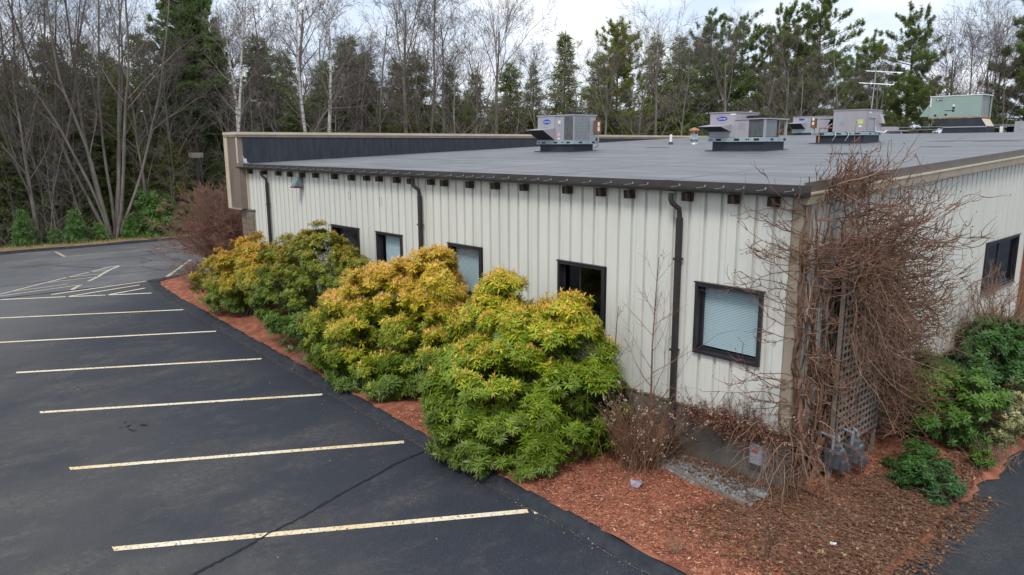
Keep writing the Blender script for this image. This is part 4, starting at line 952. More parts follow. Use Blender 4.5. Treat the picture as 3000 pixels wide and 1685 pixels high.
# ------------------------------------------------------------------ woody plants
def grow(rnd, P, D, L, r, lvl, out, prm):
    """recursive branch; out gets (p0,p1,r0,r1,lvl)"""
    stack=[(P,D,L,r,lvl)]
    seg,wob,up,nch,spread,lr,rr,maxl,st=prm['seg'],prm['wob'],prm['up'],prm['n'],prm['spread'],prm['lr'],prm['rr'],prm['max'],prm['st']
    while stack:
        P,D,L,r,lvl=stack.pop()
        ns=max(2,int(L/seg[lvl])); sl=L/ns; px,py,pz=P; dx,dy,dz=D
        tap=.25 if lvl<maxl else .3
        kids=nch[lvl] if lvl<maxl else 0
        ks=sorted(st[lvl]+(1-st[lvl])*rnd.random()**.9 for _ in range(int(kids*rnd.uniform(.75,1.25)+.5))) if kids else []
        ki=0; ang0=rnd.uniform(0,6.28)
        for i in range(ns):
            w=wob[lvl]; dx+=rnd.gauss(0,w); dy+=rnd.gauss(0,w); dz+=rnd.gauss(0,w)+up[lvl]
            n=math.sqrt(dx*dx+dy*dy+dz*dz); dx/=n;dy/=n;dz/=n
            ra=r*(1-(1-tap)*i/ns); rb=r*(1-(1-tap)*(i+1)/ns)
            qx,qy,qz=px+dx*sl,py+dy*sl,pz+dz*sl
            out.append((px,py,pz,qx,qy,qz,ra,rb,lvl))
            while ki<len(ks) and ks[ki]<(i+1)/ns:
                t=ks[ki]; f=t*ns-i; ki+=1
                bx,by,bz=px+(qx-px)*f,py+(qy-py)*f,pz+(qz-pz)*f
                ang0+=2.4+rnd.uniform(-.5,.5); sp=spread[lvl]*rnd.uniform(.7,1.25)
                # perpendicular frame
                if abs(dz)<.95: ux,uy,uz=dy,-dx,0.
                else: ux,uy,uz=1.,0.,0.
                m=math.sqrt(ux*ux+uy*uy+uz*uz) or 1; ux/=m;uy/=m;uz/=m
                vx,vy,vz=dy*uz-dz*uy,dz*ux-dx*uz,dx*uy-dy*ux
                c,s=math.cos(ang0),math.sin(ang0); ox,oy,oz=ux*c+vx*s,uy*c+vy*s,uz*c+vz*s
                cs,sn=math.cos(sp),math.sin(sp)
                nd=(dx*cs+ox*sn,dy*cs+oy*sn,dz*cs+oz*sn)
                rloc=r*(1-(1-tap)*t)
                shape=prm.get('shape',lambda lv,t:1.0)(lvl,t)
                stack.append(((bx,by,bz),nd,L*lr[lvl]*rnd.uniform(.65,1.2)*shape,max(rloc*rr[lvl],prm['rmin']),lvl+1))
            px,py,pz=qx,qy,qz
    return out
def wood_meshes(name,segs,split,mt_trunk,mt_twig,sides=(7,5,4,3,3)):
    A=np.array(segs); lv=A[:,8].astype(int); res=[]
    for sel,nm,mt in ((lv<=split,'trunk',mt_trunk),(lv>split,'crown',mt_twig)):
        parts=[]
        for L in np.unique(lv[sel]):
            k=sel&(lv==L); parts.append(seg_tubes(A[k,0:3],A[k,3:6],A[k,6],A[k,7],sides[min(L,len(sides)-1)]))
        if parts:
            V,F=join(parts); res.append((nm,fast_mesh(name+'_'+nm,V,F,mt,smooth=True)))
    return res
BARE={}
def bare(kind,variants,H,r,prm,stems=1,lean=0.0,mt=('bark','twig'),split=1):
    for v in range(variants):
        rnd=random.Random(hash((len(kind),v,stems))%9999+ord(kind[1])*7+v); out=[]
        for s in range(stems):
            a=6.283*s/max(stems,1)+rnd.uniform(-.4,.4); ln=lean*rnd.uniform(.6,1.3)
            D=(math.sin(ln)*math.cos(a),math.sin(ln)*math.sin(a),math.cos(ln))
            P=(.15*math.cos(a)*(stems>1),.15*math.sin(a)*(stems>1),-.1)
            grow(rnd,P,D,H*rnd.uniform(.85,1.0)/(math.cos(ln)),r*rnd.uniform(.75,1.1),0,out,prm)
        BARE.setdefault(kind,[]).append(wood_meshes(kind,out,split,M[mt[0]],M[mt[1]]))
asc=dict(seg=(.9,.6,.45,.35,.3),wob=(.045,.08,.11,.14,.15),up=(.02,.05,.045,.03,.02),n=(17,8,5,3,0),spread=(.72,.62,.65,.7,.7),lr=(.36,.46,.46,.5,.5),rr=(.46,.55,.6,.65,.6),max=4,st=(.25,.2,.15,.15,.1),rmin=.0085,shape=lambda lv,t:(1.25-.85*t) if lv==0 else 1.0)
bare('BA',4,14,.15,asc)
vase=dict(asc); vase.update(n=(9,8,6,3,0),spread=(.55,.5,.6,.7,.7),up=(.015,.05,.05,.03,.02),st=(.18,.2,.15,.15,.1),lr=(.62,.48,.44,.5,.5),shape=lambda lv,t:(1.25-.8*t) if lv==0 else 1.0)
bare('BV',3,13,.16,vase)
clump=dict(asc); clump.update(rmin=.0065,n=(12,8,5,3,0),lr=(.34,.46,.46,.5,.5),spread=(.6,.6,.65,.7,.7),up=(-.004,.04,.04,.03,.02),wob=(.035,.09,.11,.14,.15))
bare('BM',2,18,.105,clump,stems=9,lean=.30)
birch=dict(asc); birch.update(n=(14,7,5,3,0),wob=(.03,.1,.12,.15,.15),lr=(.33,.45,.46,.5,.5))
bare('BI',2,16,.19,birch,stems=2,lean=.10,mt=('birch','birchtwig'),split=0)
big=dict(asc); big.update(n=(16,9,5,3,0)); bare('BG',2,17,.24,big)
sap=dict(seg=(.7,.4,.35,.3),wob=(.05,.12,.16,.16),up=(.015,.02,.02,0),n=(20,5,3,0),spread=(1.05,.8,.8,.7),lr=(.22,.5,.5,.5),rr=(.38,.6,.6,.6),max=3,st=(.1,.15,.15,.1),rmin=.006)
bare('SP',4,9,.05,sap,split=0,mt=('bark','birchtwig'))
CON={}
def conifer(kind,seed,H,R,z0,dens,col,tier=.38,nb=7,power=.85,droop=-.18,bl=.42,bw=.11,trunk_r=.15,fill=0.1,tuft=False,vary=.0):
    r=np.random.default_rng(seed); P0=[];P1=[];R0=[];R1=[];BP=[];BD=[];BN=[];BL=[];BC=[]
    z=z0
    segs=[((0,0,-.1),(0,0,H*.5),trunk_r,trunk_r*.6),((0,0,H*.5),(.05,0,H),trunk_r*.6,.02)]
    while z<H-.15:
        f=(z-z0)/(H-z0); Lz=R*(1-f)**power*(min(1,.55+f*3) if tuft else 1)+.15
        k=int(r.integers(nb-1,nb+2)) ; a0=r.uniform(0,6.28)
        for i in range(k):
            if tuft and r.random()<.12: continue
            a=a0+6.283*i/k+r.normal(0,.3); L=Lz*r.uniform(.6-vary*.4,1.15+vary*.35)
            e=(.35*f+.05+r.normal(0,.10)) if not tuft else (.12+.55*f**2+r.normal(0,.10))
            dirh=np.array([math.cos(a),math.sin(a),0]); zj=r.normal(0,.10 if not tuft else .22)
            n=max(3,int(L/.3)); pts=[]
            for j in range(n+1):
                t=j/n; pts.append(np.array([0,0,z+zj])+dirh*L*t+np.array([0,0,L*(e*t+droop*t*t*(1 if not tuft else -.3))]))
            pts=np.array(pts); P0+=list(pts[:-1]);P1+=list(pts[1:]); rr=np.linspace(.012+.012*L,.006,n+1); R0+=list(rr[:-1]);R1+=list(rr[1:])
            side=np.array([-dirh[1],dirh[0],0]); nspr=int(dens*L)+2
            tt=r.uniform(fill,1.0,nspr)**(.8 if not tuft else .6)
            base=np.stack([np.interp(tt,np.linspace(0,1,n+1),pts[:,q]) for q in range(3)],1)
            if not tuft:
                w=(1-tt*.75)*L*.34*r.uniform(.1,1,nspr); sg=np.where(r.random(nspr)<.5,-1,1)
                base=base+side*(w*sg)[:,None]*.9+np.array([0,0,-1])*(w*.18)[:,None]
                D=dirh*.7+side*(sg*r.uniform(.1,.9,nspr))[:,None]+np.stack([r.normal(0,.25,nspr),r.normal(0,.25,nspr),r.normal(-.1,.42,nspr)],1); base[:,2]+=r.normal(0,.09,nspr)
                N=np.stack([r.normal(0,.6,nspr),r.normal(0,.6,nspr),np.ones(nspr)],1)
                BP.append(base);BD.append(nrm(D));BN.append(nrm(N));BL.append(bl*r.uniform(.6,1.2,nspr)); BC.append(r.uniform(.7,1.25,nspr))
            else:
                cl=r.uniform(fill,1.0,max(3,int(L*2.2))); tt=np.clip(cl[r.integers(0,len(cl),nspr)]+r.normal(0,.07,nspr),.1,1.02); base=np.stack([np.interp(tt,np.linspace(0,1,n+1),pts[:,q]) for q in range(3)],1); ws=r.normal(0,.6,len(cl)); w=(L*.30)*(ws[np.argmin(np.abs(tt[:,None]-cl[None]),1)]+r.normal(0,.25,nspr))*(1.1-tt*.6); base=base+side*w[:,None]+np.array([0,0,1])*(r.normal(.03,.13,nspr))[:,None]
                for q in range(5):
                    D=dirh*.5+side*r.normal(0,.7,nspr)[:,None]+np.stack([r.normal(0,.3,nspr),r.normal(0,.3,nspr),r.uniform(-.05,.9,nspr)],1)
                    N=np.stack([r.normal(0,.5,nspr),r.normal(0,.5,nspr),np.ones(nspr)],1)
                    BP.append(base);BD.append(nrm(D));BN.append(nrm(N));BL.append(bl*r.uniform(.6,1.2,nspr));BC.append(np.repeat(r.uniform(.7,1.3),nspr)*r.uniform(.9,1.1,nspr))
        z+=tier*r.uniform(.75,1.25)
    sg=np.array([(*a,*b,ra,rb,0) for a,b,ra,rb in segs])
    Vt,Ft=join([seg_tubes(sg[:,0:3],sg[:,3:6],sg[:,6],sg[:,7],8),seg_tubes(P0,P1,R0,R1,3)])
    tr=fast_mesh(kind+'_trunk',Vt,Ft,M['pinebark'],smooth=True)
    BP=np.concatenate(BP);BD=np.concatenate(BD);BN=np.concatenate(BN);BL=np.concatenate(BL);BC=np.concatenate(BC)
    V,F=blades(BP,BD,BN,BL,bw*np.ones(len(BL)),.05,.4)
    c=np.array(col)[None]*1.75*BC[:,None]; c[:,0]*=r.uniform(.85,1.3,len(c))
    CON.setdefault(kind,[]).append([('trunk',tr),('crown',fast_mesh(kind+'_crown',V,F,M['needles'],col=np.repeat(c,4,0)))])
for i in range(4): conifer('S',10+i,12.5,2.5+.35*i,.8,46,((.13,.165,.052),(.115,.155,.055),(.14,.16,.05),(.12,.17,.06))[i],tier=.28,nb=7,power=.95,droop=-.20,bl=.42,bw=.075,vary=.7)
conifer('S',15,12.5,1.9,1.2,50,(.125,.16,.062),tier=.31,nb=7,power=.9,bl=.38,bw=.07,vary=.6)
for i in range(3): conifer('F',40+i,12,3.0+.35*i,.2,42,((.115,.155,.045),(.14,.16,.045),(.12,.17,.06))[i],tier=.29,nb=8,power=.7,droop=-.26,bl=.44,bw=.08,vary=.75)
for i in range(4): conifer('P',20+i,16,2.7+.3*i,3.2+i*.7,78,((.115,.165,.060),(.125,.165,.052),(.11,.16,.065),(.12,.17,.055))[i],tier=.36,nb=4,power=.6,bl=.26,bw=.042,trunk_r=.19,fill=.25,tuft=True,vary=.9)
for i in range(2): conifer('PB',27+i,16.5,3.9,3.4,74,(.118,.162,.054),tier=.34,nb=4,power=.5,bl=.27,bw=.044,trunk_r=.25,fill=.25,tuft=True,vary=.9)
conifer('PF',31,15,3.6,2.0,34,(.165,.20,.040),tier=.36,nb=5,power=.5,bl=.36,bw=.06,trunk_r=.2,fill=.15,tuft=True,vary=.7)
conifer('PD',33,16.5,2.9,6.6,62,(.100,.165,.050),tier=.20,nb=7,power=.50,bl=.34,bw=.065,trunk_r=.22,fill=.12,tuft=True,vary=.6)
conifer('YF',50,3.2,1.15,.15,60,(.10,.19,.06),tier=.18,nb=8,bl=.24,bw=.06,trunk_r=.04,vary=.4)
conifer('YF',51,2.4,1.0,.1,60,(.105,.20,.055),tier=.16,nb=8,bl=.22,bw=.06,trunk_r=.03,vary=.4)
NAT=dict(BA=14,BV=13,BM=18,BI=16,BG=17,SP=9,S=12.5,F=12,P=16,PB=16.5,PF=15,PD=16.5,YF=3.0)
NM=dict(BA='bare_tree',BV='bare_tree',BM='bare_maple',BI='birch_tree',BG='bare_tree',SP='bare_sapling',S='spruce_tree',F='hemlock_tree',P='pine_tree',PB='pine_tree',PF='pine_tree',PD='pine_tree',YF='young_fir')
def tree(kind,x,y,h,label,group=None,rot=None,var=None,sx=1.0):
    src=(BARE.get(kind) or CON.get(kind)); v=src[var % len(src)] if var is not None else random.choice(src)
    t=empty(NM[kind],(x,y,0),label,'tree',group); s=h/NAT[kind]
    t.scale=(s*sx,s*sx,s); t.rotation_euler=(random.uniform(-.02,.02),random.uniform(-.02,.02),random.uniform(0,6.28) if rot is None else rot)
    for nm,me in v: link(nm,me,t)
    return t
ORD='first second third fourth fifth sixth seventh eighth ninth tenth eleventh twelfth thirteenth fourteenth'.split()
def ranked(lst,group,fmt):
    az=lambda t: math.atan2(t[1]-5.17,t[2]+10.37)
    for i,(k,x,y,h) in enumerate(sorted(lst,key=az)): tree(k,x,y,h,fmt%ORD[i],group)
KEY=[('PD',-48.8,8.0,16.4,'tall dense white pine with long bare trunk beside the street lamp'),('BI',-43.4,8.7,15.6,'white barked birch rising just behind the tan corner of the parapet'),
('BG',-45.1,14.4,17.4,'thick grey trunked bare tree behind the black parapet wall'),('BI',-43.8,14.8,17.4,'straight pale birch close beside the thick grey trunk'),('BA',-51.5,14.9,17.5,'bare tree between the two birches, behind the front row'),
('BV',-44.8,22.9,18.2,'tall bare tree forking high above the middle of the parapet'),('BA',-45.4,25.5,18.4,'tall dark stemmed bare tree right of the high fork'),('BA',-46.5,27.4,18.2,'tall bare tree at the right end of the close bare group'),
('BV',-43.7,31.0,17.0,'round headed bare tree standing alone against the sky left of the first rooftop unit'),('BA',-45.9,21.2,15.0,'lower bare tree in front of the small spruces behind the parapet'),
('S',-40.8,36.9,15.2,'narrow pointed spruce above the first rooftop unit'),('PF',-37.5,40.0,15.3,'broad yellow green pine right of the pointed spruce'),('S',-37.5,45.1,15.1,'slim spruce behind bare saplings right of the yellow green pine'),('S',-36.9,48.1,15.5,'second slim spruce behind bare saplings, nearer the tall pines'),
('P',-35.5,51.4,17.3,'first tall open pine of the row above the rust capped flue'),('P',-34.2,54.7,17.4,'evenly conical pine above the mauve hooded rooftop unit'),('P',-31.8,56.0,16.2,'shorter pine tucked left of the two tallest pines'),('P',-29.7,54.9,17.6,'tall slender pine next to the tallest pine'),
('PB',-27.2,56.2,18.3,'tallest pine with a broad flat topped crown'),('P',-25.6,63.5,15.4,'middling pine behind the aerial mast'),('PB',-20.5,59.0,16.2,'wide pine with spreading right side branches left of the green rooftop unit'),('PB',-12.8,63.5,16.4,'large pine leaning into the right edge of the picture'),
('BM',-43.3,.9,19.0,'many stemmed grey maple at the road edge, fanning out widely'),('BM',-47.0,-1.6,18.0,'second many stemmed grey maple further into the wood')]
for i,(k,x,y,h,lb) in enumerate(KEY): tree(k,x,y,h,lb,var=i)
def many(lst,group,label):
    for k,x,y,h in lst: tree(k,x,y,h,label,group)
many([(('F' if i%3==1 else k),x,y,h) for i,(k,x,y,h) in enumerate([('S',-52.2,-2.1,10.7),('S',-51.8,.3,12.6),('S',-53.4,2.5,12.8),('S',-52.6,5.9,13.7),('S',-55.0,4.4,12.3),('S',-52.0,7.8,12.1),('S',-54.9,11.8,13.6),('S',-51.8,14.2,14.0),('S',-54.5,17.8,13.3),('S',-51.4,19.6,12.6),('S',-52.3,22.1,14.7),('S',-51.4,23.6,13.4),('S',-51.9,26.7,13.1),('S',-50.9,28.2,13.7),('S',-47.4,29.5,12.5),('S',-49.3,33.7,12.5),('S',-48.5,37.7,13.3),('S',-45.7,37.8,12.9),('S',-42.7,43.4,14.2),('S',-53.0,-5.0,11.5),('S',-52.5,-8.5,12.0),('F',-50.0,-3.5,10.0),('F',-49.5,3.6,10.5)])],'dark spruces behind the first bare trees','dark spruce standing among the bare trees of the wood')
many([('P',-28.9,66.4,14.0),('P',-38.6,59.0,14.7),('P',-33.3,64.3,14.9),('P',-22.7,71.0,11.9),('P',-40.1,55.6,15.5),('S',-25.4,67.9,10.9),('S',-18.2,74.5,10.4)],'lesser pines behind the tall pine row','lesser conifer showing between the tall pines beyond the roof')
ranked([('BA',-36.8,29.7,12.5),('BA',-35.7,33.6,12.7),('BV',-33.1,33.2,12.0),('BA',-31.3,34.7,13.2),('BV',-30.8,37.6,14.1),('BA',-30.6,40.3,13.8),('BV',-29.0,43.8,13.7),('BA',-25.9,43.3,11.8),('BV',-25.1,46.0,12.0),('BA',-23.8,46.7,11.4),('BA',-22.9,51.6,13.5),('BV',-21.3,54.4,11.7),('BA',-39.3,23.6,11.6),('BV',-41.5,27.4,12.8)],'grey bare trees just beyond the roof','slender grey bare tree, %s from the left in the row just beyond the roof')
ranked([('BA',-17.7,57.9,13.8),('BV',-17.1,60.2,14.2),('BA',-15.1,58.7,14.7),('BV',-15.0,62.9,15.6),('BA',-13.3,61.3,13.7),('BV',-16.2,66,14.5)],'bare trees right of the wide pine','bare tree against the sky near the green rooftop unit, %s from the left')
rr=random.Random(5)
lst=[]
for x0,(h0,h1) in ((-44.7,(2.2,5.0)),(-45.9,(3.5,7.5)),(-46.8,(5,9)),(-47.8,(5.5,9.5)),(-50.0,(6,9.5)),(-56.5,(8,11.5)),(-60.5,(9,12)),(-65,(9.5,12.5)),(-70,(10,13))):
    y=-26+rr.uniform(0,2)
    while y<48:
        lst.append((rr.choice('SFF'),x0+rr.uniform(-1.2,1.2),y,rr.uniform(h0,h1))); y+=rr.uniform(2.6,4.2) if x0>-52 else rr.uniform(3.4,5.4)
many(lst,'evergreens filling the depth of the wood','dark evergreen filling the depth of the wood beyond the road')
lst=[]
for i in range(46):
    t=rr.random(); x=-66+t*34+rr.uniform(-2,2); y=47+t*30+rr.uniform(-3,10)
    lst.append((rr.choice('SFB') if t<.6 else rr.choice('FB'),x,y,rr.uniform(6.5,10.5)))
lst=[('BA' if k=='B' else k,x,y,h) for k,x,y,h in lst]
many(lst,'low trees behind the pines','low tree closing the gap behind the tall pines')
lst=[]
for i in range(52): lst.append(('SP',-43.5-abs(rr.gauss(0,4)),rr.uniform(-14,34),rr.uniform(5.5,11)))
for i in range(20): lst.append(('SP',-43.2-abs(rr.gauss(0,.8)),rr.uniform(-10,5),rr.uniform(4.5,9)))
many(lst,'thin bare saplings at the wood edge','thin grey bare sapling at the edge of the wood')
lst=[]
for i in range(13): lst.append((rr.choice(['BA','BA','BV']),-46-abs(rr.gauss(0,6)),rr.uniform(4,40),rr.uniform(9,15.5)))
for i in range(14): lst.append((rr.choice(['BA','BV','BV']),-43.6-abs(rr.gauss(0,2.5)),rr.uniform(-14,40),rr.uniform(4.5,9)))
many(lst,'bare trees scattered through the wood','grey bare tree among the evergreens of the wood')
lst=[('BA',-43.2,2.9,11),('BV',-43.6,-2.9,11),('BA',-44.2,-5.2,15.5),('BA',-43.6,-7.6,13),('BV',-45.5,-9.5,15),('BA',-44.5,5.0,13)]
ranked(lst,'bare trees along the verge','bare tree on the dead grass verge, %s from the left of its row')
for x,y,h,lb in [(-42.9,3.0,3.6,'largest young green fir at the verge, left of the street lamp'),(-42.6,.0,1.5,'small bright fir at the foot of the many stemmed maple'),(-42.6,-1.2,1.9,'small green fir left of the maple foot'),(-42.7,1.7,1.8,'small dark fir right of the maple foot'),(-42.9,-2.2,1.3,'tiny fir at the verge further left'),(-43.1,-3.6,2.0,'young fir near the left edge of the picture'),(-43.4,4.2,2.4,'young fir just behind the street lamp')]:
    tree('YF',x,y,h,lb,'young firs along the verge')
def undergrowth():
    N=2800; x=-42.6-np.abs(RNG.normal(0,3.2,N)); y=RNG.uniform(-24,40,N); L=RNG.uniform(.4,2.5,N)
    D=nrm(np.stack([RNG.normal(0,.55,N),RNG.normal(0,.55,N),RNG.uniform(.25,1.1,N)],1)); P=np.stack([x,y,np.zeros(N)],1)
    m=P+D*L[:,None]*.5; D2=nrm(D+RNG.normal(0,.3,(N,3))); e=m+D2*L[:,None]*.5
    parts=[seg_tubes(P,m,np.full(N,.014),np.full(N,.009),3),seg_tubes(m,e,np.full(N,.009),np.full(N,.004),3)]
    for q in range(3):
        t=RNG.uniform(.2,.9,N)[:,None]; s=m+(e-m)*t; d=nrm(D2+RNG.normal(0,.7,(N,3))); parts.append(seg_tubes(s,s+d*(L*.35)[:,None],np.full(N,.006),np.full(N,.003),3))
    V,F=join(parts); o=link('undergrowth',fast_mesh('undergrowth',V,F,M['bark'])); o['kind']='stuff'; o['label']='tangle of bare brush under the trees'
    N=9000; x=-41.5-np.abs(RNG.normal(0,.55,N)); y=RNG.uniform(-25,14,N); D=nrm(np.stack([RNG.normal(0,.7,N),RNG.normal(0,.7,N),RNG.uniform(.2,1,N)],1))
    V,F=blades(np.stack([x,y,np.full(N,.12)],1),D,nrm(RNG.normal(0,1,(N,3))),RNG.uniform(.08,.3,N),np.full(N,.015))
    c=np.array([(.42,.31,.16)])*RNG.uniform(.5,1.2,(N,1)); o=link('dead_grass',fast_mesh('dead_grass',V,F,M['dryleaf'],col=np.repeat(c,4,0))); o['kind']='stuff'; o['label']='dry straw coloured grass along the verge'
undergrowth()
# street lamp
t=empty('street_lamp',(-42.3,5.75,0),'brown shoebox street lamp on a square pole before the wood','street lamp'); base=(-42.3,5.75,0)
MB().box(-42.38,-42.22,5.67,5.83,0,4.85).build('pole',M['bronze'],t,base); bevel(MB().box(-42.62,-41.98,5.4,6.1,4.85,5.15).build('lamp_head',M['fascia'],t,base),.03,2); MB().box(-42.55,-42.05,5.5,6.0,4.83,4.849).build('lens',M['label'],t,base)

# ------------------------------------------------------------------ shrubs
def whorl_arrays(P,A,nl,L,Wd,droop,rng,spread=(.9,1.5)):
    n=len(P); ref=np.where(np.abs(A[:,2:3])<.9,np.array([[0,0,1.]]),np.array([[1.,0,0]])); u=nrm(np.cross(A,ref)); v=np.cross(A,u)
    ph=(np.arange(nl)*2.399)[None]+rng.uniform(0,6.28,(n,1)); th=rng.uniform(spread[0],spread[1],(n,nl))
    D=A[:,None]*np.cos(th)[...,None]+(u[:,None]*np.cos(ph)[...,None]+v[:,None]*np.sin(ph)[...,None])*np.sin(th)[...,None]
    D[...,2]-=droop*rng.uniform(.4,1.3,(n,nl)); D=nrm(D)
    Pn=np.repeat(P[:,None],nl,1)+A[:,None]*rng.uniform(-.03,.03,(n,nl,1))
    N=nrm(A[:,None]+np.array([0,0,.35])+0*D); N=nrm(N-D*np.sum(N*D,-1,keepdims=True))
    sz=rng.uniform(.75,1.15,(n,nl))
    return Pn.reshape(-1,3),D.reshape(-1,3),N.reshape(-1,3),(L*sz).ravel(),(Wd*sz).ravel()
def shrub(name,label,base,lobes,npc,nclump,L,Wd,pal,seed,parts=0,nl=9,droop=.30,inner=.35,ymax=-.06,clump_r=(.20,.36),zmin=.12,xmin=None,group=None,stems=14):
    """lobes: (cx,cy,cz,rx,ry,rz,weight). foliage grows in clumps over the lobes' skins, with thinner growth inside"""
    r=np.random.default_rng(seed); t=empty(name,base,label,'shrub',group); B=np.array(base)
    w=np.array([l[6]*(l[3]*l[5]+l[4]*l[5]+l[3]*l[4]) for l in lobes]); w/=w.sum(); Ps=[];As=[];new=[]
    def inside(p,skip,k=.82):
        for j,l in enumerate(lobes):
            if j!=skip and (((p-np.array(l[:3]))/np.array(l[3:6]))**2).sum()<k*k: return True
        return False
    c=0
    while c<nclump:
        j=r.choice(len(lobes),p=w); l=lobes[j]; d=nrm(r.normal(0,1,3)); d[2]=d[2] if d[2]>-.75 else -d[2]; d=nrm(d)
        q=np.array(l[:3])+d*np.array(l[3:6])*r.uniform(.80,1.04)
        if inside(q,j) or q[2]<zmin+.05 or q[1]>ymax or (xmin is not None and q[0]<xmin): continue
        c+=1; cr=r.uniform(*clump_r); out=nrm(d/np.array(l[3:6]))
        n=int(npc*r.uniform(.6,1.3)); dd=nrm(r.normal(0,1,(n,3))+out*.9+np.array([0,0,.55])); rr_=cr*r.uniform(.45,1.0,n)
        p=q+dd*rr_[:,None]*np.array([1.1,1.1,.58]); Ps.append(p); As.append(nrm(dd*.6+out*.5+np.array([0,0,.75]))); new.append(np.clip(dd[:,2]*.5+.5,0,1)*r.uniform(.7,1.0))
    k=int(nclump*npc*inner); js=r.choice(len(lobes),k,p=w); Lb=np.array([l[:6] for l in lobes])[js]
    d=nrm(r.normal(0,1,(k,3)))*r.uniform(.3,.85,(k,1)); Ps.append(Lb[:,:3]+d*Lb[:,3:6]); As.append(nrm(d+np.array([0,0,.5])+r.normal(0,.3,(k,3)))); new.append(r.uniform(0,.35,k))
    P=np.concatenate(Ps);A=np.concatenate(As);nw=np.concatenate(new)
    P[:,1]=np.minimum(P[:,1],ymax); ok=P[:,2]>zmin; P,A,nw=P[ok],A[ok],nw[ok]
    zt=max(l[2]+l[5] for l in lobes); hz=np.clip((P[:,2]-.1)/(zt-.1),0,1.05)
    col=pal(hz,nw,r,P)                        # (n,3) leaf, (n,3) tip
    def arrays(P,A,col,tip,nl_,rng):
        p,D,N,LL,WW=whorl_arrays(P,A,nl_,L,Wd,droop,rng); V,F=blades(p,D,N,LL,WW,.14,.5)
        cc=np.repeat(col,nl_,0)*rng.uniform(.78,1.22,(len(P)*nl_,1)); cc=np.repeat(cc,4,0)
        # upright new growth in the middle of tip whorls
        return V,F,cc
    leafc,tipc,istip=col
    V,F,cc=arrays(P,A,leafc,None,nl,r)
    ti=np.where(istip)[0]; pt=P[ti]+A[ti]*.03
    p,D,N,LL,WW=whorl_arrays(pt,nrm(A[ti]+np.array([0,0,.6])),7,L*.72,Wd*.62,.02,r,(.25,1.15)); V2,F2=blades(p,D,N,LL,WW,.14,.5); c2=np.repeat(np.repeat(tipc[ti],7,0)*r.uniform(.8,1.2,(len(ti)*7,1)),4,0)
    F=np.concatenate([F,F2+len(V)]); V=np.concatenate([V,V2]); cc=np.concatenate([cc,c2])
    o=link('foliage',fast_mesh(name+'_foliage',V-B,F,M['leaf'],col=cc),t); o['kind']='stuff'
    if parts:
        cam=np.array([5.166,-10.373,5.528]); vis=np.sum(A*nrm(cam-P),1)+.6*nrm(cam-P)[:,1]*0; near=np.argsort(-(vis+r.normal(0,.25,len(P)))-.15*(-P[:,1]))[:parts]
        mesh_bins={}
        for gi in near:
            key=(int(min(3,hz[gi]*4)),bool(istip[gi]),int(r.integers(0,2)))
            if key not in mesh_bins:
                z=np.zeros((1,3)); up=np.array([[0,0,1.]]); p,D,N,LL,WW=whorl_arrays(z,up,nl,L*1.02,Wd,.12,r); Vv,Ff=blades(p,D,N,LL,WW,.14,.5); c_=np.repeat(np.repeat(leafc[gi:gi+1],nl,0)*r.uniform(.8,1.2,(nl,1)),4,0)
                if istip[gi]:
                    p,D,N,LL,WW=whorl_arrays(z+up*.03,up,7,L*.72,Wd*.62,.02,r,(.25,1.15)); V3,F3=blades(p,D,N,LL,WW,.14,.5); Ff=np.concatenate([Ff,F3+len(Vv)]);Vv=np.concatenate([Vv,V3]); c_=np.concatenate([c_,np.repeat(np.repeat(tipc[gi:gi+1],7,0)*r.uniform(.8,1.2,(7,1)),4,0)])
                mesh_bins[key]=fast_mesh('leaf_whorl',Vv,Ff,M['leaf'],col=c_)
            o=link('leaf_whorl',mesh_bins[key],t); o.location=Vector(P[gi]+A[gi]*.05-B); a=nrm(A[gi]+np.array([0,0,.3])); o.rotation_euler=Vector(a).to_track_quat('Z','Y').to_euler(); o.scale=(1,1,1)
    # stems
    sg0=[];sg1=[];r0=[];r1=[]
    for i in range(stems):
        l=lobes[r.choice(len(lobes),p=w)]; e=np.array(l[:3])+nrm(r.normal(0,1,3)+np.array([0,0,.5]))*np.array(l[3:6])*.8; s=np.array([B[0]+r.normal(0,.15)*2,B[1]+r.normal(0,.12),.05]); s[0]=s[0]*.4+l[0]*.6; m=(s+e)/2+r.normal(0,.12,3)
        e[1]=min(e[1],ymax); m[1]=min(m[1],ymax)
        sg0+=[s,m];sg1+=[m,e];r0+=[.03,.02];r1+=[.02,.006]
        for q in range(5):
            tt=r.uniform(.3,1); b0=m+(e-m)*tt; b1=b0+nrm(r.normal(0,1,3)+np.array([0,0,.3]))*r.uniform(.2,.5); b1[1]=min(b1[1],ymax); sg0.append(b0);sg1.append(b1);r0.append(.01);r1.append(.004)
    Vs,Fs=seg_tubes(np.array(sg0)-B,np.array(sg1)-B,r0,r1,5); link('stems',fast_mesh(name+'_stems',Vs,Fs,M['stem']),t)
    return t
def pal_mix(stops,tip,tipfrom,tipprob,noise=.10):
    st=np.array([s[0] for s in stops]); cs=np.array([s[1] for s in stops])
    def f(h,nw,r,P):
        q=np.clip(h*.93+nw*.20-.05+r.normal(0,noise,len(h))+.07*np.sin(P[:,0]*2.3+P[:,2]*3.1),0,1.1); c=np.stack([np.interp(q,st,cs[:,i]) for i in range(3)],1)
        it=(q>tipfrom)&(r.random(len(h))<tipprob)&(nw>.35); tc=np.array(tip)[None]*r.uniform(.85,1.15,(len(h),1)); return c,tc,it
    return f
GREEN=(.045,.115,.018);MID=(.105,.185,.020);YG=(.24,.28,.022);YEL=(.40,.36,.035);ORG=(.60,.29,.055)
palA=pal_mix([(0,(.082,.122,.009)),(.35,(.112,.17,.011)),(.6,(.20,.285,.02)),(.85,(.42,.43,.026)),(1.05,(.55,.47,.035))],(.70,.42,.08),.68,.42)
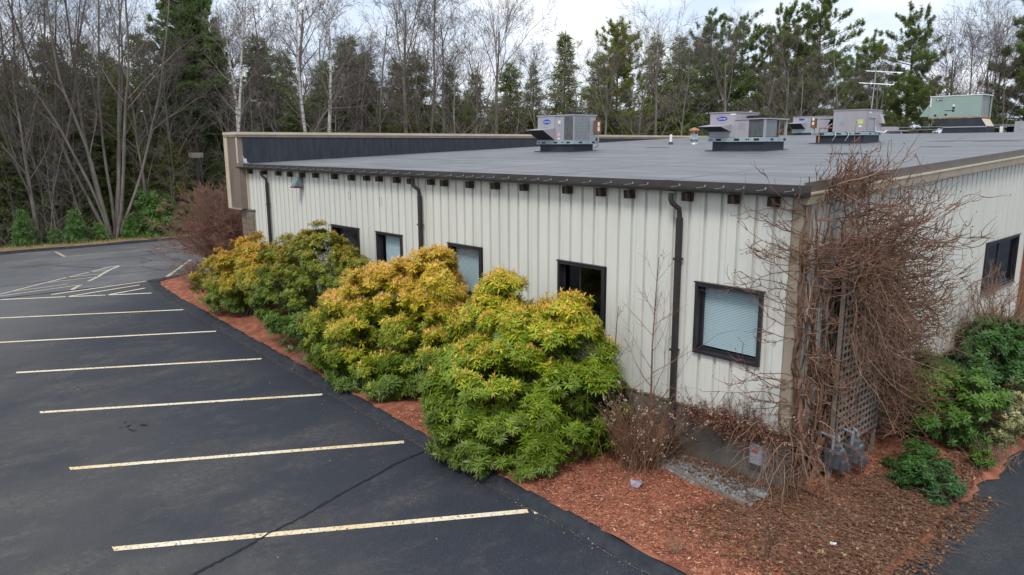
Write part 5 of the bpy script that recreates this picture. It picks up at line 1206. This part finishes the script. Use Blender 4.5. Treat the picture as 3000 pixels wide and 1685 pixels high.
palB=pal_mix([(0,(.068,.115,.011)),(.3,(.115,.17,.012)),(.45,(.27,.31,.02)),(.7,(.52,.43,.03)),(1.05,(.66,.46,.06))],(.80,.49,.14),.50,.75)
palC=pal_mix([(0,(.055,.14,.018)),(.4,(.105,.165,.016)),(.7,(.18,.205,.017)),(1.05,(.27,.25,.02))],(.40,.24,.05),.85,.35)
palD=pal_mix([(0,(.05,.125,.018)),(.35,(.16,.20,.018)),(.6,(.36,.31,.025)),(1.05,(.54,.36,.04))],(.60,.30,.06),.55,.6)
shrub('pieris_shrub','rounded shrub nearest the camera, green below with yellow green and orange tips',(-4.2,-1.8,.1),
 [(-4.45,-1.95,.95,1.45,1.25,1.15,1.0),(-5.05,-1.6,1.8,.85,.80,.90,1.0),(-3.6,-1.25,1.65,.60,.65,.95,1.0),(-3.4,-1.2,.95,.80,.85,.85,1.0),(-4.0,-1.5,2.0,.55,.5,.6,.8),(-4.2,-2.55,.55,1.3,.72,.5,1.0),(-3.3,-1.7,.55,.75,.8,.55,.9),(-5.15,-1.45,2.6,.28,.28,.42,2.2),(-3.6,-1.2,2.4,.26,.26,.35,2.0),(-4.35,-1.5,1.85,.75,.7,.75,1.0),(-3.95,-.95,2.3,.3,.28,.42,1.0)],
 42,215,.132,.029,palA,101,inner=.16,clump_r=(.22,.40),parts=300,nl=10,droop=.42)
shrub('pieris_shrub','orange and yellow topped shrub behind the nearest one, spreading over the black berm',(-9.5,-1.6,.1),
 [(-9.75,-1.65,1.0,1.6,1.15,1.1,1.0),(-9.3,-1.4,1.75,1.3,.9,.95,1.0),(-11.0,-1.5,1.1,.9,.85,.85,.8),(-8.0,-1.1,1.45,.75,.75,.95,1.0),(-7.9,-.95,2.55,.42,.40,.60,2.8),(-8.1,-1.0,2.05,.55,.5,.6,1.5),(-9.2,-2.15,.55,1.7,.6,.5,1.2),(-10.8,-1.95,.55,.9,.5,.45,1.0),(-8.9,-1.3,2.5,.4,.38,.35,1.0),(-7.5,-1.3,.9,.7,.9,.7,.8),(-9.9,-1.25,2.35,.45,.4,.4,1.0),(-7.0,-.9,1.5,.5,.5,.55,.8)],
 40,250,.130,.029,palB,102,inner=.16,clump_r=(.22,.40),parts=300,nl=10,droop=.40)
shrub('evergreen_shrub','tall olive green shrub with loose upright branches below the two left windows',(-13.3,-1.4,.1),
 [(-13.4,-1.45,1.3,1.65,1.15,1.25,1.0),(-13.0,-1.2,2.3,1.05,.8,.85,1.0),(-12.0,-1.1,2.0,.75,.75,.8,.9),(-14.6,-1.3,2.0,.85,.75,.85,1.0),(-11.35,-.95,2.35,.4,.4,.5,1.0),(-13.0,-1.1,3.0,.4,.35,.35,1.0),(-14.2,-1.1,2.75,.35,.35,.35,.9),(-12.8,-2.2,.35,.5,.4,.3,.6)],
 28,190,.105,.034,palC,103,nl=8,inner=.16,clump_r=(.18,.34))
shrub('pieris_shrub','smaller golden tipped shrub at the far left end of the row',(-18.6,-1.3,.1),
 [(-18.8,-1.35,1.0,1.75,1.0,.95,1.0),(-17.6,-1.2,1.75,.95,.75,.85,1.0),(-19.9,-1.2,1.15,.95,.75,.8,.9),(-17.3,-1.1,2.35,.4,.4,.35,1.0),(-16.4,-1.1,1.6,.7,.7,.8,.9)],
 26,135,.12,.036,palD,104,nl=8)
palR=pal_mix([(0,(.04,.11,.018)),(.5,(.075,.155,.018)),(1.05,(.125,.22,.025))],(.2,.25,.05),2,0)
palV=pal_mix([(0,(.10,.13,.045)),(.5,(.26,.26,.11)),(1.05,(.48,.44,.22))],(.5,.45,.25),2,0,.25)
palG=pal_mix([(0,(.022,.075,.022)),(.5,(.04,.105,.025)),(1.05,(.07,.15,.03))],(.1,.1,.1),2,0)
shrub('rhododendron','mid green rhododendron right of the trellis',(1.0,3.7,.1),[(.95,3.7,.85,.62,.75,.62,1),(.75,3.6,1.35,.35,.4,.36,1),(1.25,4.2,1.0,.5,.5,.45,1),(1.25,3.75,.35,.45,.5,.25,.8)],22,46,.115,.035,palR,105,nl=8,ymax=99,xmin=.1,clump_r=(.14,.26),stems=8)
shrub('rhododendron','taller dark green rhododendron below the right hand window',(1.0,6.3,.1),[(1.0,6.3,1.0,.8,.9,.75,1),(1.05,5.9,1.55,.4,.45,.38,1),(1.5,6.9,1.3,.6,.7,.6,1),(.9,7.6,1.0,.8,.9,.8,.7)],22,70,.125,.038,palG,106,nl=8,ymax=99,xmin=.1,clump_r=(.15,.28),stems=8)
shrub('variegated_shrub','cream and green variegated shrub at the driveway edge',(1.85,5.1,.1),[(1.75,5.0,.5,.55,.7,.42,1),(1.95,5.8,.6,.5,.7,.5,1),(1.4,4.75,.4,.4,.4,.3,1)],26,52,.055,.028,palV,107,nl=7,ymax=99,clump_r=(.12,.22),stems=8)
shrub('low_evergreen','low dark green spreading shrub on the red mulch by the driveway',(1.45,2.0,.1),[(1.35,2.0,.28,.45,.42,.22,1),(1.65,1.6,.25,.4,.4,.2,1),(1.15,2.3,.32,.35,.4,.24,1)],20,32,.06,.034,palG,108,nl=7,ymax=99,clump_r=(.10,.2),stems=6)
shrub('seedling_shrub','tiny leafy sprig between the low shrub and the variegated one',(1.85,3.2,.1),[(1.85,3.2,.24,.14,.16,.14,1)],10,5,.08,.028,palR,109,nl=6,ymax=99,clump_r=(.05,.12),stems=3)

# bare twiggy shrubs ------------------------------------------------------------
def twiggy(name,label,base,n,Lr,lean,mt,seed,sub=(5,3),rad_=(.009,.003),spread=.15,curve=.25,flowers=0,group=None,cat='shrub',ymax=None,subL=.35):
    r=np.random.default_rng(seed); t=empty(name,base,label,cat,group); S0=[];S1=[];Ra=[];Rb=[];tips=[]
    def cl(p):
        if ymax is not None and p[1]+base[1]>ymax: p[1]=ymax-base[1]
        return p
    for i in range(n):
        a=r.uniform(0,6.283); ln=abs(r.normal(0,1))*lean; D=np.array([math.cos(a)*math.sin(ln),math.sin(a)*math.sin(ln),math.cos(ln)]); sx_,sy_=spread if isinstance(spread,tuple) else (spread,spread); p=np.array([r.normal(0,sx_),r.normal(0,sy_),0.])
        L=r.uniform(*Lr); ns=6
        for k in range(ns):
            D=nrm(D+r.normal(0,.10,3)+np.array([D[0]*curve*.3,D[1]*curve*.3,-curve*.08*k])); q=cl(p+D*L/ns); f=k/ns; g=(k+1)/ns
            S0.append(p);S1.append(q);Ra.append(rad_[0]*(1-f)+rad_[1]*f);Rb.append(rad_[0]*(1-g)+rad_[1]*g)
            if k>=1:
                for s in range(r.poisson(sub[0]/5)):
                    d=nrm(D+r.normal(0,.55,3)); l=L*subL*r.uniform(.3,1)*(1.2-f); m=cl(q+d*l*.5); d2=nrm(d+r.normal(0,.25,3)+np.array([0,0,.1])); e=cl(m+d2*l*.5)
                    S0+=[q,m];S1+=[m,e];Ra+=[rad_[0]*.55,rad_[1]*1.1];Rb+=[rad_[1]*1.1,rad_[1]*.7]; tips.append(e)
                    for u in range(r.poisson(sub[1])):
                        b0=q+(e-q)*r.uniform(.3,.9); d3=nrm(d+r.normal(0,.6,3)); e3=cl(b0+d3*l*.4); S0.append(b0);S1.append(e3);Ra.append(rad_[1]);Rb.append(rad_[1]*.6)
            p=q
        tips.append(p)
    V,F=seg_tubes(S0,S1,Ra,Rb,3); link('branches',fast_mesh(name,V,F,M[mt]),t)
    if flowers:
        tp=np.array(tips); tp=tp[r.choice(len(tp),min(flowers,len(tp)),replace=False)]; n_=len(tp)*9
        P=np.repeat(tp,9,0)+r.normal(0,.022,(n_,3)); V,F=blades(P,nrm(r.normal(0,1,(n_,3))),nrm(r.normal(0,1,(n_,3))),np.full(n_,.028),np.full(n_,.022)); c=np.array([(.62,.50,.40)])*r.uniform(.6,1.1,(n_,1))
        o=link('dried_flower_heads',fast_mesh(name+'_heads',V,F,M['dryleaf'],col=np.repeat(c,4,0)),t); o['kind']='stuff'
    return t
twiggy('bare_shrub','bare red brown twiggy shrub at the left end of the building',(-28.3,2.0,.05),340,(1.9,4.0),.55,'redtwig',201,sub=(11,5),rad_=(.018,.006),spread=.25,subL=.42)
twiggy('bare_shrub','small bare grass like shrub at the tip of the mulch bed',(-23.4,-1.0,.1),110,(.7,1.4),.35,'redtwig',202,sub=(3,1),rad_=(.010,.005))
twiggy('bare_shrub','bare brown twiggy shrub with pale dried flower heads in front of the foundation',(-1.95,-1.15,.12),150,(.8,1.6),.27,'brush',203,sub=(4,2),rad_=(.007,.003),spread=.16,flowers=70,ymax=-.08)
twiggy('bare_shrub','bare tangled twiggy bush against the right wall under the window',(.75,8.0,.3),110,(1.2,2.6),.55,'tantwig',204,sub=(8,3),rad_=(.012,.004),subL=.5)
LEDGE=twiggy('bare_shrub','mass of brown dried stems and leaves on the foundation ledge left of the corner',(-.75,-.12,.95),200,(.25,.70),.85,'vine',205,sub=(5,2),rad_=(.006,.0025),spread=(.55,.05),ymax=-.04,flowers=60,curve=.6)
def ledge_leaves():
    r=np.random.default_rng(12); N=2000; P=np.stack([r.normal(-.05,.5,N),-.06-np.abs(r.normal(0,.12,N)),r.normal(.08,.10,N)],1); P[:,1]=np.maximum(P[:,1],-.5)
    V,F=blades(P,nrm(r.normal(0,1,(N,3))),nrm(r.normal(0,1,(N,3))),r.uniform(.03,.07,N),r.uniform(.015,.035,N),.25); pal=np.array([(.20,.085,.05),(.13,.055,.035),(.28,.14,.08),(.50,.38,.26)]); c=pal[r.choice(4,N,p=[.42,.38,.16,.04])]*r.uniform(.75,1.2,(N,1))
    o=link('dried_leaves',fast_mesh('ledge_leaves',V,F,M['dryleaf'],col=np.repeat(c,4,0)),LEDGE); o['kind']='stuff'
ledge_leaves()
twiggy('bare_shrub','dark tangled stems beside the downspout foot',(-2.0,-.35,.12),90,(.4,1.0),.7,'vine',206,sub=(5,2),rad_=(.006,.003),ymax=-.04,flowers=25)
twiggy('dry_grass_tuft','small straw coloured grass tuft on the red mulch near the berm',(-.05,-2.75,.12),26,(.18,.38),.75,'vine_lt',207,sub=(0,0),rad_=(.004,.0015),spread=.03,cat='plant')
twiggy('bare_sprout','thin dark leafless sprout standing alone on the red mulch',(.85,-2.1,.13),6,(.4,.85),.30,'stem',208,sub=(2,0),rad_=(.006,.002),spread=.04,cat='plant')
twiggy('dry_grass_tuft','heap of pale dried stems at the driveway edge below the variegated shrub',(1.85,3.9,.08),150,(.2,.5),1.25,'vine_lt',209,sub=(0,0),rad_=(.004,.002),spread=.18,cat='plant')
twiggy('dry_grass_tuft','pale dead stems between the olive shrub and the orange topped shrub',(-11.6,-2.2,.1),140,(.25,.6),1.0,'lattice',210,sub=(1,0),rad_=(.005,.002),spread=.22,cat='plant')
def sapling(label,base,H,seed,n):
    rnd=random.Random(seed); out=[]
    prm=dict(seg=(.25,.14,.1),wob=(.03,.06,.08),up=(.015,.05,.02),n=(n,4,0),spread=(.75,.6,.6),lr=(.42,.4,.4),rr=(.45,.6,.6),max=2,st=(.22,.2,.2),rmin=.0028,shape=lambda lv,t:(1.25-t) if lv==0 else 1)
    grow(rnd,(0,0,0),(0,0,1),H,.022,0,out,prm); A=np.array(out)
    A[:,1]=np.minimum(A[:,1],-.06-base[1]); A[:,4]=np.minimum(A[:,4],-.06-base[1])
    t=empty('young_tree',base,label,'tree')
    for sel,nm in ((A[:,8]<1,'trunk'),(A[:,8]>=1,'branches')):
        B=A[sel]; V,F=seg_tubes(B[:,:3],B[:,3:6],B[:,6],B[:,7],6 if nm=='trunk' else 4); o=link(nm,fast_mesh('young_tree_'+nm,V,F,M['vine'],smooth=True),t)
        if nm=='branches': o['kind']='stuff'
sapling('slender leafless young tree against the siding beside the near downspout',(-2.33,-.42,.1),3.55,3,20)
sapling('very thin leafless sapling beside the right edge of the dark window',(-3.25,-.35,.1),2.6,9,7)

# ------------------------------------------------------------------ climbing vine on the corner
def vine():
    r=np.random.default_rng(77); base=(.2,.6,.1); B=np.array(base); t=empty('climbing_vine',base,'huge leafless climbing vine covering the building corner and trellis','vine')
    S0=[];S1=[];Ra=[];Rb=[]; L0=[];L1=[];La=[];Lb_=[]; tips=[]
    trunks=[]
    for i in range(34):
        y=r.uniform(.05,.85) if i<12 else r.uniform(.8,2.6); x=r.uniform(.06,.30); p=np.array([x,y,.1]); top=r.uniform(3.9,5.05) if y<1.9 else r.uniform(2.6,4.4); path=[p.copy()]; dr=r.normal(0,.02)
        while p[2]<top:
            p=p+np.array([r.normal(0,.03),r.normal(dr,.07),.16]); p[0]=min(max(p[0],.06),.36); p[1]=min(max(p[1],-.10),3.0); path.append(p.copy())
        trunks.append(path); n=len(path); rr_=np.linspace(r.uniform(.018,.052),.010,n)
        for k in range(n-1): S0.append(path[k]);S1.append(path[k+1]);Ra.append(rr_[k]);Rb.append(rr_[k+1])
    def shoot(p,D,L,r0,droop,lift,light=False,subs=7,depth=1):
        ns=8; a=(L0,L1,La,Lb_) if light else (S0,S1,Ra,Rb)
        for k in range(ns):
            f=k/ns; D=nrm(D+r.normal(0,.19,3)+np.array([0,0,-droop*(1-f)+lift*f*1.6])); q=p+D*L/ns
            if q[0]<.05 and q[1]>-.02: q[0]=.05
            if q[1]>-.05 and q[0]<.0: q[1]=-.05
            a[0].append(p);a[1].append(q);a[2].append(r0*(1-.7*f));a[3].append(r0*(1-.7*(k+1)/ns))
            if depth and k>1:
                for s in range(r.poisson(subs/7.5)):
                    shoot(q,nrm(D+r.normal(0,.6,3)+np.array([0,0,.1])),L*r.uniform(.15,.42),r0*.68,0,.14,False,0,0)
            p=q
        tips.append(p)
    # upper mass: shoots arching out from the wall
    hubs=[(r.integers(len(trunks)),r.uniform(.22,1)) for _ in range(150)]
    for i in range(820):
        hb=hubs[r.integers(len(hubs))]; path=trunks[hb[0]]; q=path[int(np.clip(hb[1]+r.normal(0,.03),.2,1)*(len(path)-1))].copy(); h=q[2]
        if h<3.1 and .8<q[1]<2.3 and r.random()<.72: continue
        if h<3.4 and q[1]<=.8 and r.random()<.55: continue
        D=nrm(np.array([r.uniform(.35,1.0),r.normal(.25,.55),r.uniform(-.25,.5)])); L=r.uniform(.35,1.25)*(1.1 if h>3.3 else .75 if q[1]>2.2 else .38)
        shoot(q,D,L,.0098,r.uniform(.0,.16),r.uniform(.10,.30),r.random()<.24)
    for i in range(95):   # right hand arching sprays
        q=np.array([r.uniform(.2,.5),r.uniform(1.9,2.9),r.uniform(2.2,4.3)]); shoot(q,nrm(np.array([r.uniform(.4,.9),r.uniform(.3,1.0),r.uniform(-.1,.35)])),r.uniform(.5,1.45),.010,.12,.2)
    for i in range(150):  # skirt right of the trellis
        q=np.array([r.uniform(.1,.5),r.uniform(2.3,3.3),r.uniform(.5,2.9)]); shoot(q,nrm(np.array([r.uniform(.2,.9),r.normal(.3,.5),r.uniform(-.4,.4)])),r.uniform(.4,1.15),.008,.12,.10,r.random()<.25)
    for i in range(150):   # thin curtain trailing over the trellis
        q=np.array([r.uniform(.40,.6),r.uniform(.8,2.4),r.uniform(2.4,3.9)]); shoot(q,nrm(np.array([r.uniform(.05,.5),r.normal(0,.4),r.uniform(-1.0,-.2)])),r.uniform(.7,1.7),.007,.08,.0,r.random()<.4,4)
    for i in range(75):   # top sprigs above the eave
        q=np.array([r.uniform(.12,.45),r.uniform(.1,1.5),r.uniform(4.6,5.0)]); shoot(q,nrm(np.array([r.normal(.15,.4),r.normal(0,.45),r.uniform(.2,1.0)])),r.uniform(.25,.72),.009,.0,.05,False,6)
    for i in range(50):   # round the corner along the left wall
        q=np.array([r.uniform(-.05,.15),r.uniform(-.15,.1),r.uniform(1.4,4.7)]); shoot(q,nrm(np.array([r.uniform(-1.0,-.1),r.uniform(-.7,-.2),r.uniform(-.1,.5)])),r.uniform(.4,1.15),.009,.05,.12,False,6)
    for i in range(90):  # lower hanging tangle, pale stems
        q=np.array([r.uniform(.1,.6),r.choice([r.uniform(-.05,.7),r.uniform(2.3,3.0)]),r.uniform(.8,2.6)]); shoot(q,nrm(np.array([r.uniform(.2,.9),r.normal(.05,.5),r.uniform(-.6,.3)])),r.uniform(.3,.9),.007,.22,-.02,r.random()<.35,4)
    for i in range(52):   # pale stems flopping from the corner to the ground
        q=np.array([r.uniform(-.5,.35),r.uniform(-.25,.15),r.uniform(.55,1.25)]); 
        if q[0]<0: q[1]=r.uniform(-.3,-.08)
        shoot(q,nrm(np.array([r.uniform(-.5,.7),r.uniform(-.9,-.1),r.uniform(-.2,.5)])),r.uniform(.5,1.25),.007,.30,-.25,r.random()<.6,4)
    D0=[];D1=[];Dr=[]
    for i in range(120):   # dark stems added between trellis and wall to blacken the gap behind the lattice
        p=np.array([r.uniform(.05,.30),r.uniform(.82,2.40),.1]); top=r.uniform(2.2,4.0)
        while p[2]<top:
            q=p+np.array([r.normal(0,.02),r.normal(0,.05),.2]); q[0]=min(max(q[0],.05),.33); q[1]=min(max(q[1],.8),2.42); D0.append(p);D1.append(q);Dr.append(r.uniform(.008,.016)); p=q
    for dat,nm,mt in (((S0,S1,Ra,Rb),'stems','vine'),((D0,D1,Dr,Dr),'old_stems','stem'),((L0,L1,La,Lb_),'pale_stems','vine_lt')):
        a,b=np.array(dat[0]),np.array(dat[1]); a[:,2]=np.maximum(a[:,2],.12); b[:,2]=np.maximum(b[:,2],.12)
        V,F=seg_tubes(a-B,b-B,dat[2],dat[3],4); link(nm,fast_mesh('vine_'+nm,V,F,M[mt]),t)
    tp=np.array(tips); tp=tp[r.random(len(tp))<.5]; n=len(tp); V,F=blades(tp-B,nrm(r.normal(0,1,(n,3))+np.array([0,0,.8])),nrm(r.normal(0,1,(n,3))),np.full(n,.04),np.full(n,.022),.3); c=np.array([(.20,.10,.07)])*r.uniform(.7,1.6,(n,1))
    o=link('buds',fast_mesh('vine_buds',V,F,M['dryleaf'],col=np.repeat(c,4,0)),t); o['kind']='stuff'
vine()
def brush():
    r=np.random.default_rng(55)
    def area(N):
        k=r.random(N)<.16; x=np.where(k,r.uniform(-2.4,.1,N),-.9+r.beta(1.7,1.5,N)*3.3); y=np.where(k,-.08-np.abs(r.normal(0,.28,N)),-2.5+r.beta(1.6,1.4,N)*4.9); ok=(k&(y>-1.0))|(x*.8+y*-.35>.05)&((y<-.02)|(x>.05))&(y>-2.75+.35*x); return x[ok],y[ok]
    def zz(x,y): return np.where(x>2.02,.012,np.array([mulch_z(a,b_) for a,b_ in zip(x,y)])+.01)
    for mt,N0,nm,lb in (('brush',6000,'fallen_twigs','mat of fallen brown twigs spilling over the mulch onto the driveway'),('vine_lt',800,'pale_fallen_twigs','paler dead stems scattered through the mat of fallen twigs')):
        x,y=area(N0); N=len(x)
        z=zz(x,y)+np.abs(r.normal(0,.035,N)); ang=np.arctan2(-.45,1.0)+r.normal(0,.85,N); D=nrm(np.stack([np.cos(ang),np.sin(ang),r.normal(0,.10,N)],1)); L=r.uniform(.05,.24,N)*(1+1.3*(r.random(N)<.10))
        P=np.stack([x,y,z],1); m=P+D*(L*.5)[:,None]; D2=nrm(D+np.stack([r.normal(0,.35,N),r.normal(0,.35,N),r.normal(-.05,.1,N)],1)); e=m+D2*(L*.5)[:,None]
        m[:,2]=np.maximum(m[:,2],.03); e[:,2]=np.maximum(e[:,2],.02)
        rr_=r.uniform(.0014,.0032,N); V,F=join([seg_tubes(P,m,rr_,rr_*.8,3),seg_tubes(m,e,rr_*.8,rr_*.4,3)])
        o=link(nm,fast_mesh(nm,V,F,M[mt])); o['kind']='stuff'; o['label']=lb
    x,y=area(19000); k=RNG.random(9000); x=np.concatenate([x,.08+k*1.85]); y=np.concatenate([y,.3+RNG.beta(1.2,1.6,9000)*4.2]); x=np.concatenate([x,RNG.uniform(1.2,2.06,4500)]); y=np.concatenate([y,RNG.uniform(-3.0,1.2,4500)]); N=len(x); P=np.stack([x,y,zz(x,y)+np.abs(r.normal(0,.018,N))],1)
    V,F=blades(P,nrm(np.stack([r.normal(0,1,N),r.normal(0,1,N),r.normal(0,.25,N)],1)),nrm(np.stack([r.normal(0,.4,N),r.normal(0,.4,N),np.ones(N)],1)),r.uniform(.03,.085,N),r.uniform(.015,.045,N)); pal=np.array([(.17,.085,.048),(.105,.05,.03),(.24,.14,.08),(.38,.26,.15)]); c=pal[r.choice(4,N,p=[.40,.38,.17,.05])]*r.uniform(.8,1.2,(N,1))
    o=link('leaf_litter',fast_mesh('leaf_litter',V,F,M['dryleaf'],col=np.repeat(c,4,0))); o['kind']='stuff'; o['label']='dry brown leaf litter among the fallen twigs'
brush()
def grit():
    r=np.random.default_rng(91); N=1500; i=r.integers(3,12,N); t=r.random(N); j=np.array(J); P=j[i]*(1-t[:,None])+j[i+1]*t[:,None]; P=np.concatenate([P+np.stack([r.normal(0,.1,N),-np.abs(r.normal(0,.16,N))+.08],1),np.full((N,1),.008)],1)
    M_=500; P=np.concatenate([P,np.stack([r.uniform(-22,1,M_),r.uniform(-9.5,-3.4,M_),np.full(M_,.008)],1)]); N+=M_
    P[:,2]=np.where(P[:,1]>-3.2,.03,.008)
    V,F=blades(P,nrm(np.stack([r.normal(0,1,N),r.normal(0,1,N),r.normal(0,.12,N)],1)),nrm(np.stack([r.normal(0,.3,N),r.normal(0,.3,N),np.ones(N)],1)),r.uniform(.01,.045,N),r.uniform(.005,.02,N),.2); pal=np.array([(.30,.16,.09),(.42,.36,.28),(.16,.075,.045),(.22,.20,.17)]); c=pal[r.choice(4,N)]*r.uniform(.7,1.2,(N,1))
    o=link('pavement_litter',fast_mesh('pavement_litter',V,F,M['dryleaf'],col=np.repeat(c,4,0))); o['kind']='stuff'; o['label']='scattered mulch chips and grit along the foot of the berm'
grit()
# litter and odd bits
def scrap(name,label,x,y,z,s,mt,seed,cat='litter'):
    r=random.Random(seed); V=[];N=9
    V.append((0,0,s*.5))
    for k in range(N): q=6.283*k/N; V.append((s*math.cos(q)*r.uniform(.6,1.2),s*math.sin(q)*r.uniform(.6,1.2),s*r.uniform(.0,.7)))
    F=[(0,1+k,1+(k+1)%N) for k in range(N)]; o=MB().add(V,F).build(name,M[mt]); o.location=(x,y,z); tag(o,label,cat)
scrap('crumpled_scrap','crumpled pale lilac scrap at the foot of the shrub with dried flower heads',-1.62,-1.62,.15,.13,'lilac',1)
scrap('paper_scrap','small white scrap lying among the fallen twigs near the driveway',1.30,-1.05,.16,.045,'label',2)
scrap('paper_scrap','tiny white scrap on the red mulch below the fallen twigs',1.10,-1.60,.15,.035,'label',3)
scrap('plastic_scrap','pale blue scrap caught in the dried stems on the foundation ledge',-1.15,-.2,1.0,.06,'strap',4)
def lump():
    V=[];F=[];N=22
    for i in range(N+1):
        for j in range(N+1):
            u=i/N*2-1;v=j/N*2-1; q=u*u+v*v
            z=.004+.035*max(0,1-q)**2*(.5+.9*abs(math.sin(u*5+v*3)))*(1 if q<1 else 0)-(.006 if q>=1 else 0)
            V.append((-10.3+u*.5,-6.85+v*.36,z))
    for i in range(N):
        for j in range(N): a=i*(N+1)+j; F.append((a,a+N+1,a+N+2,a+1))
    tag(MB().add(V,F).build('asphalt_bump',M['lot'],smooth=True),'rough raised lump of broken asphalt between the second and third stall lines','pavement lump')
    b=MB()
    for pts in ([(-10.62,-6.86),(-10.42,-6.93),(-10.28,-6.88),(-10.08,-6.93),(-9.9,-6.84)],[(-10.3,-6.9),(-10.22,-6.7),(-10.12,-6.6)],[(-10.28,-6.9),(-10.3,-7.05)]): strip('pavement_crack',pts,[.02,.05,.07,.04,.015][:len(pts)],.034,M['tar'])['kind']='structure'
lump()
